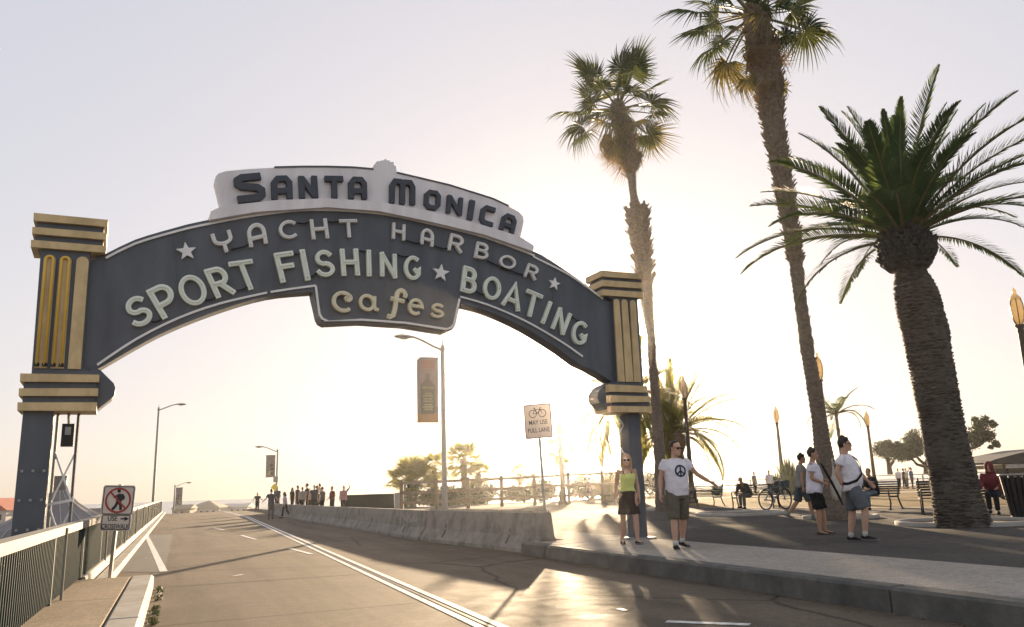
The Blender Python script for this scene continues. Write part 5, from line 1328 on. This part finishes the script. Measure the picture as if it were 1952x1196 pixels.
def person(label, loc, yaw, fig, shirt=('tee_white', {}), legs=('shorts_olive', {}), hair=('hair', 'short'), shoe='shoe_black', skin='skin', near=True, glasses=False, group=None, grip=(0, 0), skirt=None, sandal=False):
    t = thing('person', label, 'person', loc, R_(yaw), group); v = .009 if near else .022
    skin_obj(fig.body_mb(near, grip=grip), 'body', MAT[skin], t, v, 3 if near else 2)
    if shirt: skin_obj(fig.shirt_mb(**shirt[1]), 'shirt', MAT[shirt[0]], t, .012 if near else .026, 4 if near else 1, .034 if near else 0)
    if skirt: skin_obj(fig.skirt_mb(**skirt[1]), 'skirt', MAT[skirt[0]], t, .012, 4, .012)
    elif legs: skin_obj(fig.shorts_mb(**legs[1]), 'shorts' if legs[1].get('length', .9) <= 1 else 'trousers', MAT[legs[0]], t, .012 if near else .026, 4 if near else 1, .034 if near else 0)
    if hair: skin_obj(fig.hair_mb(hair[1]), 'hair', MAT[hair[0]], t, .009 if near else .022, 2, .008 if near else 0)
    if near:
        fig.shoes(t, MAT[shoe], sandal)
        H = lambda x, y, z: fig.hc+fig.Rh@(V(x, y, z)*fig.k)
        if glasses:
            mb = MB()
            for sg in (-1, 1):
                mb.ball(H(sg*.034, -.092, .004), (.031*fig.k, .012*fig.k, .022*fig.k)); mb.tube([H(sg*.062, -.084, .010), H(sg*.080, -.03, .008), H(sg*.082, .01, .004)], .0045, 5)
            mb.tube([H(-.012, -.101, .010), H(.012, -.101, .010)], .005, 5); mb.build('sunglasses', MAT['glasses'], t, True)
        else:
            for sg in (-1, 1):
                mb = MB(); mb.ball(H(sg*.032, -.0865, .006), (.013, .009, .007)); mb.build('eye', MAT['hair'], t, True)
    else:
        mb = MB()
        for a, d in zip(fig.an, fig.toe): mb.tube([a+V(0, .04, -.03), a+d*.08-V(0, 0, .04), a+d*.19-V(0, 0, .055)], [.05, .048, .03], 8)
        mb.build('shoes', MAT[shoe], t, True)
    return t
# ---- the man in the printed white shirt
p = gp(1299, 1047, KZ)
f1 = Figure(1.80, 1.08, legs=((7, 4), (-12, 8)), feet=(2, -6), spread=(3, 3), arms=(((-.30, .10, -1), (-.12, -.12, -1)), ((.62, -.10, -.80), (.80, -.30, -.55))), head=(28, 3), lean=1, belly=.012)
t = person('man in sunglasses and a white shirt with a round dark print, olive shorts', p, 12, f1, ('tee_white', dict(loose=.012, hem=-.07, sl_r=.072)), ('shorts_olive', dict(length=1.05, r0=.112, r1=.098)), ('hair', 'short'), 'shoe_black', 'skin', True, True)
# round print on the chest: a broken ring and a three-armed star, each piece hugging the shirt
def chest_print(t, fig, cx, cz, r, mat):
    dg = bpy.context.evaluated_depsgraph_get(); sh = [o for o in t.children if o.name.startswith('shirt')][0]
    ev = sh.evaluated_get(dg)
    def on(x, z):
        o = fig.tor(x, -.6, z); d = fig.Rt@V(0, 1, 0); ok, hit, nn, _ = ev.ray_cast(Vector(o), Vector(d)); 
        return np.array(hit)+np.array(nn)*.005 if ok else None
    mb = MB(); n = 40
    def patch(poly_fn, a0, a1, k):
        v = []; ok = True
        for i in range(k+1):
            a = a0+(a1-a0)*i/k
            for q in poly_fn(a):
                h = on(*q); ok = ok and h is not None; v.append(h)
        if ok: mb.add(v, [(2*i, 2*i+1, 2*i+3, 2*i+2) for i in range(k)])
    ringf = lambda a: ((cx+r*math.cos(a), cz+r*math.sin(a)), (cx+r*.72*math.cos(a), cz+r*.72*math.sin(a)))
    patch(ringf, 0, 2*math.pi, n)
    for ang, q0 in ((90, 0), (270, 0), (218, 0), (322, 0)):
        A = R_(ang); T = (math.cos(A), math.sin(A)); N_ = (-T[1], T[0])
        patch(lambda q: ((cx+T[0]*r*q+N_[0]*r*.13, cz+T[1]*r*q+N_[1]*r*.13), (cx+T[0]*r*q-N_[0]*r*.13, cz+T[1]*r*q-N_[1]*r*.13)), q0, .8, 5)
    mb.build('shirt_print', mat, t)
bpy.context.view_layer.update()
chest_print(t, f1, .02, .335, .10, MAT['tee_navy'])
# ---- the woman beside the post
p = gp(1203, 1038, KZ)
f2 = Figure(1.66, .98, legs=((-9, 6), (12, 8)), feet=(-8, 4), spread=(2, 1), arms=(((-.22, .12, -1), (-.06, -.10, -1)), ((.20, .05, -1), (.0, -.30, -1))), head=(-8, 4), fem=True)
t = person('woman with long fair hair, yellow top and dark skirt beside the right sign post', p, 8, f2, ('top_yellow', dict(sleeve=0, hem=.06, top=.43, inf=.012)), None, ('blond', 'long'), 'shoe_black', 'skin', True, True, skirt=('skirt_brown', dict(length=1.0, waist=.10)), sandal=True)
for sg in (-1, 1):
    mb = MB(); P = [f2.tor(sg*.075, -.095, .415), f2.tor(sg*.085, -.062, .475), f2.tor(sg*.088, .0, .512), f2.tor(sg*.08, .075, .46)]
    mb.tube(P, .011, 6); mb.build('top_strap', MAT['skirt_brown'], t, True)
# ---- three men walking right
p = gp(1535, 992, KZ)
f3 = Figure(1.78, 1.08, legs=((20, 14), (-18, 22)), feet=(4, -22), arms=(((-.16, .12, -1), (-.05, .0, -1)), ((.14, -.1, -1), (.05, -.35, -1))), lean=4, head=(4, 4))
person('man in a grey shirt walking half hidden behind the man with the plastic bag', p, 82, f3, ('tee_grey', dict(loose=.015)), ('shorts_slate', dict(length=1.0, r0=.112, r1=.104)), ('hair', 'mop'), 'shoe_grey', 'skin_tan')
p = gp(1563, 1019, KZ)
f4 = Figure(1.68, 1.10, legs=((4, 6), (12, 10)), feet=(0, 2), arms=(((-.10, .10, -1), (.18, -.86, -.42)), ((.12, -.12, -1), (-.2, -.9, -.25))), lean=2, head=(6, -4), belly=.02)
person('man in a plain white shirt and black shorts carrying a white plastic bag', p, 66, f4, ('tee_white2', dict(loose=.03, hem=-.10, sl_r=.078)), ('shorts_black', dict(length=.98, r0=.114, r1=.106)), ('hair', 'mop'), 'shoe_brown', 'skin_tan', grip=(.8, .8), sandal=True)
p4, f4o = p, f4
p = gp(1636, 1032, KZ)
f5 = Figure(1.79, 1.16, legs=((24, 30), (-6, 4)), feet=(0, 0), spread=(1, 1), arms=(((-.16, .42, -.9), (.25, -.30, -1)), ((.34, -.42, -.85), (.12, -.62, -.78))), lean=-4, head=(10, -4), belly=.035, twist=-6)
t5 = person('stout man in a white shirt with a dark chest strap and grey shorts, striding right', p, 62, f5, ('tee_white', dict(loose=.022, hem=-.08, sl_r=.078)), ('shorts_grey', dict(length=.95, r0=.118, r1=.108)), ('hair', 'mop'), 'shoe_black', 'skin', True, True)
# the strap and its bag: held by the man, so a thing of its own
sb = thing('shoulder_bag', 'slim dark case on a black strap worn across the white shirt of the stout man', 'bag', p, R_(62))
pts = []
for x, y, z in ((.13, .05, .545), (.125, -.07, .50), (.07, -.150, .42), (.0, -.185, .32), (-.09, -.20, .18), (-.17, -.13, .08), (-.205, .0, .04), (-.19, .12, .06)): pts.append(f5.tor(x*1.12, y*1.12, z))
mb = MB(); 
for i in range(len(pts)-1): mb.beam(pts[i], pts[i+1], .045, .012, up=f5.Rt@V(0, -1, .0) if 0 < i < 5 else (0, 0, 1) if i == 0 else (1, 0, 0))
mb.build('strap', MAT['jacket_black'], sb)
mb = MB(); mb.tube([V(-.10, .46, 1.36), V(-.11, .42, 1.28), V(-.13, .30, 1.0), V(-.15, .20, .74), V(-.15, .16, .62)], [.010, .020, .024, .020, .010], 8); mb.build('slim_case', MAT['jacket_black'], sb, True)
# white plastic bag
MAT['plastic'] = M('thin_white_plastic', (.62, .58, .52), .35, .1, 9, bump=.9, bscale=14, trans=.35, tcol=(.7, .62, .5))
pb = thing('plastic_bag', 'thin white plastic bag held in front of the man in black shorts', 'bag', p4, R_(66))
h = (f4o.wri[0]+f4o.wri[1])/2+V(0, -.16, .04); mb = MB(); secs = []
for z, w, d in ((-.42, .02, .02), (-.40, .12, .07), (-.28, .15, .10), (-.12, .13, .09), (.02, .10, .06), (.10, .065, .035), (.22, .028, .02), (.30, .02, .014)):
    secs.append([h+V(w*math.cos(a)*(1+.12*math.sin(5*a+z*20)), d*math.sin(a)*(1+.15*math.cos(4*a+z*14)), z) for a in [2*math.pi*j/20 for j in range(20)]])
mb.loft(secs); mb.build('bag_body', MAT['plastic'], pb, True)
mb = MB(); mb.tube([h+V(-.02, 0, .27), h+V(-.05, 0, .36), h+V(0, 0, .41), h+V(.05, 0, .36), h+V(.02, 0, .27)], .012, 6); mb.build('bag_handle', MAT['plastic'], pb, True)

# ---- people farther off
crowd = 'people gathered behind the concrete barriers'
def far(label, px, py, yaw, h=1.72, sh='tee_black', lg='trouser_dark', pose=0, z=None, Y=None, group=crowd, hair='hair', skin='skin', long=False, build=1.0):
    P = gp(px, py, z if z is not None else 0.0) if Y is None else at(px, py, Y)
    if Y is not None: P[2] = z
    a = (((-.16, .05, -1), (-.08, -.2, -1)), ((.16, .05, -1), (.08, -.2, -1))); lgp = ((4, 2), (-4, 2)); sd_ = False
    if pose == 1: lgp = ((16, 8), (-16, 16))
    if pose == 2: a = (a[0], ((.5, -.2, .6), (-.3, -.1, .8)))
    if pose == 3: a = (((-.45, .1, -.8), (-.4, -.4, -.7)), ((.45, .1, -.8), (.5, -.5, -.4)))
    f = Figure(h, build, legs=lgp, arms=a, lean=6 if pose == 1 else 0)
    return person(label, P, yaw, f, (sh, dict(sleeve=.6 if pose != 4 else 1.5)), (lg, dict(length=1.9, r0=.10, r1=.075)), (hair, 'long' if long else 'short'), 'shoe_black', skin, False, group=group)
wk = 'people walking along the barriers'
far('walking person in black shirt and black trousers, leftmost along the barriers', 490, 977, 20, 1.74, 'tee_black', 'shorts_black', 3, group=wk)
far('walking person in dark shirt and grey trousers beside the far barriers', 516, 990, 190, 1.80, 'tee_navy', 'trouser_grey', 3, group=wk)
far('person in lilac top and dark trousers stepping along the far barrier', 543, 988, -60, 1.62, 'tee_lilac', 'trouser_dark', 1, group=wk, long=True)
CY = 45.
cr_ = [(528, 'navy shirt behind the walkers, under the yellow sign', 'tee_navy', 1.66, 0), (557, 'dark top with brown hair just right of the person in lilac', 'tee_black', 1.64, 0), (567, 'black top leftmost of the dense group behind the barrier', 'tee_black', 1.74, 0), (576, 'grey top with head showing between taller neighbours', 'tee_grey', 1.70, 0),
       (585, 'black shirt, tallest head of the group at the barrier', 'tee_black', 1.86, 0), (590, 'pink top standing low behind the tall person in black', 'tee_pink', 1.58, 0), (599, 'navy shirt leaning at the middle of the group', 'tee_navy', 1.78, 3), (604, 'black shirt overlapping the person in navy', 'tee_black', 1.72, 0),
       (609, 'cream top raised head at the right of the dense group', 'tee_cream', 1.84, 0), (614, 'dark top at the right end of the dense group', 'trouser_grey', 1.66, 0), (633, 'dark red shirt standing apart right of the group', 'tee_red', 1.72, 3), (655, 'pale pink shirt with one arm raised to the head', 'tee_pink', 1.72, 2)]
heads = {528: 928, 557: 930, 567: 926, 576: 929, 585: 921, 590: 931, 599: 925, 604: 926, 609: 922, 614: 932, 633: 929, 655: 928}
for i, (px, lb, sh, h, po_) in enumerate(cr_):
    r = ray(px, 945); Yc = (7.75+.35*(i % 3))/(RT@(r[:2]/r[1])); h = min(1.88, max(1.55, float(at(px, heads[px], Yc)[2])-KZ))
    far('person in '+lb, px, 960, (i*67) % 360, h, sh, 'trouser_dark', po_, KZ, float(Yc), long=(i in (1, 5)), build=1.12)
bl2 = 'people beyond the plaza'
far('person in a white cap and pale shirt behind the fence left of the woman', 1131, 950, 20, 1.7, 'tee_cream', 'trouser_grey', 0, KZ, 61, bl2)
far('person in dark clothes behind the fence, left of the one in a white cap', 1124, 950, 200, 1.72, 'tee_black', 'trouser_dark', 0, KZ, 63, bl2)
far('person in grey standing behind the seated man in olive', 1437, 905, 30, 1.74, 'tee_grey', 'trouser_dark', 0, KZ, 62, bl2)
far('person in a white shirt standing behind the bicycle', 1466, 908, 0, 1.70, 'tee_white', 'trouser_grey', 0, KZ, 52, bl2)
far('person in white top on the far lawn, left of the one in blue', 1712, 905, 0, 1.68, 'tee_white', 'trouser_dark', 0, KZ, 70, bl2)
far('person in blue jacket on the far lawn beside the stout palm', 1737, 905, 40, 1.70, 'tee_blue', 'trouser_dark', 4, KZ, 66, bl2)
far('person with one arm raised on the far lawn', 1727, 905, 10, 1.70, 'tee_cream', 'trouser_grey', 2, KZ, 72, bl2)
far('person in black on the far lawn beside the pipe railing', 1722, 905, 90, 1.66, 'tee_black', 'trouser_dark', 0, KZ, 68, bl2)
# ================================================================== plaza furniture
MAT['brass'] = M('lantern_glass', (.70, .60, .40), .35, .1, 6, trans=.45, tcol=(.9, .74, .45))
MAT['postbrown'] = M('lamp_column', (.085, .065, .05), .6, .2, 8)
def lantern(label, px, pyt, Y, pxb=None, H=None, z0=KZ):
    c = at(px, pyt, Y); b = np.array([c[0], c[1], z0])
    if pxb: q = at(pxb, 960, Y); b[0] = q[0]
    h = float(c[2])-z0; t = thing('lantern_post', label, 'lamp post', b, 0, 'old style lantern posts on the plaza')
    mb = MB(); mb.lathe([(.30, 0), (.30, .18), (.24, .24), (.24, .7), (.17, .82), (.15, 1.1)], 12); mb.build('post_base', MAT['postbrown'], t, False)
    hc = h-1.35; mb = MB(); n = 16; prof = [(.14, 1.1), (.13, hc*.5), (.095, hc-.2), (.12, hc-.15), (.09, hc-.05), (.16, hc+.02), (.16, hc+.08)]
    mb.lathe(prof, 14); mb.build('column', MAT['postbrown'], t, True)
    mb = MB(); mb.lathe([(.08, hc+.08), (.16, hc+.26), (.20, hc+.52), (.19, hc+.78), (.14, hc+.95)], 14); ln = mb.build('lantern', MAT['brass'], t, True)
    for k in range(6):
        a = k*math.pi/3; mb = MB(); mb.tube([(math.cos(a)*r, math.sin(a)*r, z) for r, z in ((.095, hc+.08), (.172, hc+.26), (.212, hc+.52), (.202, hc+.78), (.15, hc+.95))], .014, 5); mb.build('rib', MAT['postbrown'], ln)
    mb = MB(); mb.lathe([(.18, hc+.95), (.14, hc+1.02), (.08, hc+1.12), (.05, hc+1.18), (.07, hc+1.23), (.01, hc+1.36)], 12); mb.build('finial', MAT['brass'], t, True)
    return t
lantern('lantern post in front of the dense date palm, right of the printed shirt man', 1305, 716, 44.5, 1321)
lantern('lantern post beside the yucca clump, above the bicycle', 1481, 773, 60, 1497)
lantern('lantern post between the striding stout man and the stout palm trunk', 1657, 782, 66, 1673)
lantern('lantern post hidden behind the tallest palm, only its lantern glowing beside the trunk', 1561, 672, 36.5, 1590)
lantern('backlit lantern post rising through the sunlit fan palm right of the bicycle sign', 1066, 795, 52, 1073)
lantern('nearest lantern post, its lantern cut by the right edge of the photo', 1956, 548, 26.0, 2003)

# tree wells
def well(px, py, r, label=None):
    c = gp(px, py, KZ); mb = MB(); n = 40; v = []
    for rr, z in ((r-.13, KZ-.01), (r-.13, KZ+.075), (r-.10, KZ+.09), (r-.02, KZ+.09), (r, KZ+.07), (r, KZ-.01)):
        v += [(c[0]+rr*math.cos(2*math.pi*j/n), c[1]+rr*math.sin(2*math.pi*j/n), z) for j in range(n)]
    mb.add(v, [(i*n+j, i*n+(j+1) % n, (i+1)*n+(j+1) % n, (i+1)*n+j) for i in range(5) for j in range(n)])
    tag(mb.build('planter_kerb', MAT['conc'], None, True), kind='structure')
    mb = MB(); mb.add([(c[0]+(r-.125)*math.cos(2*math.pi*j/n), c[1]+(r-.125)*math.sin(2*math.pi*j/n), KZ+.02) for j in range(n)], [tuple(range(n))])
    tag(mb.build('planter_soil', MAT['soil']), kind='structure')
well(1838, 999, 1.40); well(1410, 981, 1.45); well(1602, 988, 1.0); well(1262, 972, 1.1)

# benches
def bench(loc, yaw, label, L=1.8, mat='black'):
    """faces local -Y"""
    t = thing('park_bench', label, 'bench', loc, R_(yaw), 'slatted metal park benches')
    for i in range(5):
        mb = MB(); mb.box((0, -.42+i*.10, .44), (L, .075, .022)); mb.build('seat_slat', MAT[mat], t)
    for i in range(6):
        z = .52+i*.075; mb = MB(); mb.box((0, .03+(z-.44)*.22, z), (L, .02, .055)); mb.build('back_slat', MAT[mat], t)
    for sx_ in (-1, 1):
        x = sx_*(L/2-.06); mb = MB()
        mb.tube([(x, -.46, .0), (x, -.40, .22), (x, -.44, .42), (x, -.0, .42), (x, .05, .55), (x, .17, 1.0)], .026, 6); mb.build('end_frame', MAT[mat], t)
        mb = MB(); mb.tube([(x, .0, .42), (x, .08, .2), (x, .20, .0)], .026, 6); mb.build('rear_leg', MAT[mat], t)
        mb = MB(); mb.tube([(x, -.44, .42), (x, -.46, .62), (x, -.40, .67), (x, .08, .66)], .022, 6); mb.build('armrest', MAT[mat], t)
        for y in (-.46, .20):
            mb = MB(); mb.box((x, y, .012), (.06, .12, .024)); mb.build('foot', MAT[mat], t)
    return t
b1 = gp(1350, 966, KZ); bench(b1, -62, 'empty slatted metal bench right of the man in the printed shirt', 1.9, 'greenrail')
b2 = gp(1444, 969, KZ); bench(b2, -38, 'metal bench under the hunched man in the olive jacket')
b3 = gp(1672, 971, KZ); bench(b3, -60, 'metal bench behind the stout man, under the person in a black jacket')
b4 = gp(1846, 979, KZ); bench(b4, -22, 'metal bench behind the stout palm trunk, under the person in a red hood', 2.4)
sit = 'people seated on the plaza benches'
def seated(label, loc, yaw, sh, lg, lean=8, head=(0, 10), hair='hair', hood=False, h=1.74, legs=((84, 86), (80, 78)), arms=None, off=(0, 0), skin='skin_tan'):
    y = R_(yaw); o = V(math.cos(y)*off[0]-math.sin(y)*off[1], math.sin(y)*off[0]+math.cos(y)*off[1], 0)
    f = Figure(h, 1.06, legs=legs, arms=arms or (((-.18, -.35, -1), (.25, -1, -.35)), ((.18, -.35, -1), (-.25, -1, -.35))), lean=lean, head=head, seat=.56)
    t = person(label, loc+o, yaw, f, (sh, dict(sleeve=1.6, inf=.03, hem=-.08)), (lg, dict(length=1.92, r0=.105, r1=.075)), None if hood else (hair, 'short'), 'shoe_black', skin, False, group=sit)
    if hood:
        mb = MB(); mb.ball(f.hc+V(0, .025, .02), (.115, .125, .15)); mb.tube([f.hc+V(0, .06, -.02), f.neck+V(0, .05, -.02)], [.10, .13], 10); mb.build('hood', MAT[sh], t, True)
    return f
seated('hunched man in an olive jacket on a bench beside the bicycle', b2, -50, 'jacket_olive', 'trouser_grey', 38, (0, 30), off=(-.25, -.20))
seated('person in a black jacket and jeans on the bench behind the stout man', b3, -62, 'jacket_black', 'jeans', 14, (0, 5), off=(.1, -.18))
seated('person in a dark red hooded top on the bench behind the stout palm', b4, -38, 'hood_red', 'trouser_dark', 16, (0, 14), hood=True, off=(.72, -.18))
seated('person in dark trousers whose legs show left of the stout palm trunk', b4, -40, 'jacket_black', 'trouser_dark', 10, off=(-.55, -.18))
q = gp(1915, 968, KZ)+np.array([0, 0, .28])
t = thing('duffel_bag', 'grey green bag hanging behind the bench of the person in a red hood', 'bag', q); mb = MB()
mb.ball((0, 0, .28), (.20, .13, .34), rot=np.array([[math.cos(.3), 0, -math.sin(.3)], [0, 1, 0], [math.sin(.3), 0, math.cos(.3)]])); mb.build('bag_body', MAT['shorts_slate'], t, True)
mb = MB(); mb.tube([(-.10, 0, .55), (-.14, 0, .78), (-.05, 0, .86), (.02, 0, .60)], .02, 6); mb.build('bag_strap', MAT['black'], t)

# bicycle
b = gp(1480, 972, KZ); t = thing('bicycle', 'dark bicycle parked by the bench of the hunched man', 'bicycle', b, R_(32))
def wheel(x):
    mb = MB(); r = .36; P = [(x+r*math.cos(a), 0, r+.02+r*math.sin(a)) for a in [2*math.pi*i/28 for i in range(29)]]; mb.tube(P, .028, 7, False); w = mb.build('wheel', MAT['black'], t, True)
    for k in range(10):
        a = k*math.pi/5; mb = MB(); mb.tube([(x, 0, r+.02), (x+r*.95*math.cos(a), 0, r+.02+r*.95*math.sin(a))], .004, 4); mb.build('spoke', MAT['steel'], w)
    mb = MB(); mb.tube([(x, -.05, r+.02), (x, .05, r+.02)], .03, 8); mb.build('hub', MAT['steel'], w)
wheel(-.53); wheel(.53)
mb = MB()
for a, c in (((-.53, 0, .38), (-.1, 0, .32)), ((-.1, 0, .32), (-.2, 0, .86)), ((-.2, 0, .80), (.36, 0, .84)), ((-.1, 0, .32), (.38, 0, .76)), ((-.53, 0, .38), (-.2, 0, .80)), ((.36, 0, .92), (.53, 0, .38))): mb.tube([a, c], .02, 7)
mb.build('frame', MAT['jeans'], t)
mb = MB(); mb.tube([(.34, 0, .92), (.33, 0, 1.04)], .018, 6); mb.tube([(.22, -.28, 1.06), (.34, -.2, 1.05), (.34, .2, 1.05), (.22, .28, 1.06)], .015, 6); mb.build('handlebar', MAT['steel'], t)
mb = MB(); mb.ball((-.24, 0, .93), (.14, .07, .035)); mb.build('saddle', MAT['black'], t, True)
mb = MB(); mb.lathe([(.09, -.01), (.09, .01)], 14, (0, 0, 0)); mb.v = [(p[0]-.1, p[2], p[1]+.32) for p in mb.v]; mb.build('chainring', MAT['steel'], t)
mb = MB(); mb.box((.52, 0, .93), (.24, .34, .22)); mb.build('front_basket', MAT['shorts_slate'], t)
# litter bin
b = gp(1952, 986, KZ); t = thing('litter_bin', 'dark slatted litter bin at the right edge of the photo', 'litter bin', b)
for k in range(18):
    a = 2*math.pi*k/18; mb = MB(); mb.beam((.27*math.cos(a), .27*math.sin(a), .06), (.38*math.cos(a), .38*math.sin(a), 1.0), .075, .02, up=(math.cos(a), math.sin(a), 0)); mb.build('slat', MAT['black'], t)
mb = MB(); mb.lathe([(.24, .02), (.35, .95)], 16); mb.build('liner', MAT['jacket_black'], t)
mb = MB(); mb.tube([(.40*math.cos(a), .40*math.sin(a), 1.02) for a in [2*math.pi*i/20 for i in range(21)]], .028, 6, False); mb.build('rim', MAT['steel'], t, True)
mb = MB(); mb.lathe([(.28, 0), (.28, .06)], 16); mb.build('bin_base', MAT['black'], t)

# ================================================================== buildings far off
MAT['roof_dark'] = M('dark_roof', (.022, .022, .025), .6, .2, 2)
MAT['wall_pale'] = M('pale_wall', (.45, .42, .38), .7, .12, 2)
MAT['roof_red'] = M('red_roof', (.36, .10, .06), .7, .2, 2)
MAT['tent'] = M('tent_canvas', (.125, .12, .135), .6, .1, 2, trans=.0)
MAT['tan'] = M('tan_roof', (.24, .20, .15), .7, .2, 2)
b = at(1945, 905, 62); b[2] = KZ
t = thing('pavilion', 'low pavilion with a sweeping dark roof at the right edge beyond the lawn', 'building', b)
x0, x1 = at(1866, 880, 62)[0]-b[0], at(2090, 880, 62)[0]-b[0]
zr = lambda py: float(at(1900, py, 62)[2])-KZ
mb = MB(); F = (np.zeros(3), np.array([1., 0, 0]), np.array([0, 0, 1.]), np.array([0, -1., 0]))
mb.prism([(x0, zr(882)), (x0+.8, zr(876)), (x0+2.6, zr(866)), (x0+5, zr(857)), (x1, zr(856)), (x1, zr(886)), (x0+1.4, zr(884))], F, -5, .9); mb.build('roof', MAT['roof_dark'], t)
mb = MB(); mb.box((x0+4.2, 1.5, zr(890)), (5.2, 4.5, .30)); mb.build('soffit_beam', MAT['wall_pale'], t)
for q in (x0+1.7, x0+4.4, x0+7):
    mb = MB(); mb.box((q, -.4, zr(886)/2), (.25, .25, zr(886))); mb.build('column', MAT['roof_dark'], t)
mb = MB(); mb.box((x0+5, 2.5, zr(893)/2), (5.5, .3, zr(893))); mb.build('rear_wall', MAT['lampgrey'], t)
# canvas big top below the left railing
YT = 125.; c = at(111, 960, YT); k = YT/FPX
t = thing('canvas_tent', 'grey canvas big top with a tall cylindrical peak behind the left railing', 'tent', (c[0], c[1], GZ))
zt = lambda py: float(at(111, py, YT)[2])-GZ
prof = [(14*k*9, 0.0), (14*k*9, zt(1022)), (112*k, zt(1006)), (82*k, zt(992)), (62*k, zt(980)), (46*k, zt(970)), (33*k, zt(960)), (24*k, zt(950)), (16*k, zt(941)), (12*k, zt(935))]
n = 16
mb = MB(); v = []; f = []
for r, z in prof: v += [(r*math.cos(2*math.pi*(j+.5)/n), r*math.sin(2*math.pi*(j+.5)/n), z) for j in range(n)]
for i in range(1, len(prof)-1): f += [(i*n+j, i*n+(j+1) % n, (i+1)*n+(j+1) % n, (i+1)*n+j) for j in range(n)]
mb.add(v, f); mb.build('canopy', MAT['tent'], t)
mb = MB(); mb.add(v[:2*n], [(j, (j+1) % n, n+(j+1) % n, n+j) for j in range(n)]); sw_ = mb.build('side_wall', MAT['roof_dark'], t)
mb = MB(); mb.lathe([(12.5*k, zt(936)), (12.5*k, zt(911)), (13.2*k, zt(910)), (13.2*k, zt(908))], 16); mb.build('peak_drum', MAT['navy_l'], t, False)
for j in range(n):
    a = 2*math.pi*(j+.5)/n; mb = MB(); mb.tube([(r*1.005*math.cos(a), r*1.005*math.sin(a), z+.05) for r, z in prof[1:]], .045, 5); mb.build('seam', MAT['wall_pale'], t)
for j in range(40):
    a = R_(180+j*4.5); r = 14*k*9*math.cos(math.pi/n)*1.004; z = zt(1040); mb = MB()
    mb.box((r*math.cos(a), r*math.sin(a), z), (.12, .9, 2.0), np.array([[math.cos(a), -math.sin(a), 0], [math.sin(a), math.cos(a), 0], [0, 0, 1]])); mb.build('wall_window', MAT['wall_pale'], sw_)
def house(label, px, py_eave, Y, w, d, hr, wall, roof, name='pier_building', z0=GZ, group=None, ridge='x'):
    c = at(px, py_eave, Y); b = (c[0], c[1], z0); h = float(c[2])-z0; t = thing(name, label, 'building', b, 0, group)
    mb = MB(); mb.box((0, 0, h/2), (w, d, h)); wl = mb.build('wall', MAT[wall], t)
    mb = MB(); 
    if ridge == 'x': mb.prism([(-d/2-.4, h-.15), (d/2+.4, h-.15), (0, h+hr)], (np.zeros(3), np.array([0, 1., 0]), np.array([0, 0, 1.]), np.array([1., 0, 0])), -w/2-.4, w/2+.4)
    elif ridge == 'y': mb.prism([(-w/2-.4, h-.15), (w/2+.4, h-.15), (0, h+hr)], F, -d/2-.4, d/2+.4)
    else: mb.add([(-w/2-.5, -d/2-.5, h-.1), (w/2+.5, -d/2-.5, h-.1), (w/2+.5, d/2+.5, h-.1), (-w/2-.5, d/2+.5, h-.1), (0, 0, h+hr)], [(3, 2, 1, 0), (0, 1, 4), (1, 2, 4), (2, 3, 4), (3, 0, 4)])
    mb.build('roof', MAT[roof], t)
    q = -w/2+1.2
    while q < w/2-.8:
        mb = MB(); mb.box((q, -d/2-.03, h-1.6), (.9, .06, 1.2)); mb.build('window', MAT['glasses'], wl); q += 2.2
    return t
house('red gabled pier building left of the tent, cut by the left edge', 4, 972, 185, 7, 8, 2.6, 'wall_pale', 'roof_red', ridge='y')
house('red gabled pier building between the left edge and the dark post', 36, 974, 190, 6, 8, 2.4, 'wall_pale', 'roof_red', ridge='y')
house('long low dark roofed building right of the tent behind the railing', 176, 975, 200, 9, 8, .7, 'lampgrey', 'roof_dark')
house('tan pyramid roofed building beyond the crest of the road', 398, 968, 300, 12, 12, 2.6, 'wall_pale', 'tan', ridge='p')
house('low pale building beyond the road crest left of the walkers', 455, 966, 310, 9, 8, 1.2, 'wall_pale', 'wall_pale')
house('small tan building beyond the crest beside the far dark banner', 352, 969, 280, 6, 6, 1.2, 'tan', 'tan')
# parking-lot wall line below the railing on the left
# ------------------------------------------------------------------ sea air
HAZE = 0.0003
mb = MB(); mb.box((40, 152, 7.0), (560, 384, 34))
me = mb.mesh('haze', [])
hm = bpy.data.materials.new('sea_air'); hm.use_nodes = True; n_ = hm.node_tree.nodes; n_.remove(n_['Principled BSDF'])
pv = n_.new('ShaderNodeVolumePrincipled'); pv.inputs['Color'].default_value = (.97, .95, .93, 1); pv.inputs['Density'].default_value = HAZE; pv.inputs['Anisotropy'].default_value = .93
hm.node_tree.links.new(pv.outputs[0], n_['Material Output'].inputs['Volume']); me.materials.append(hm)
hz = link('haze', me); tag(hz, kind='stuff')
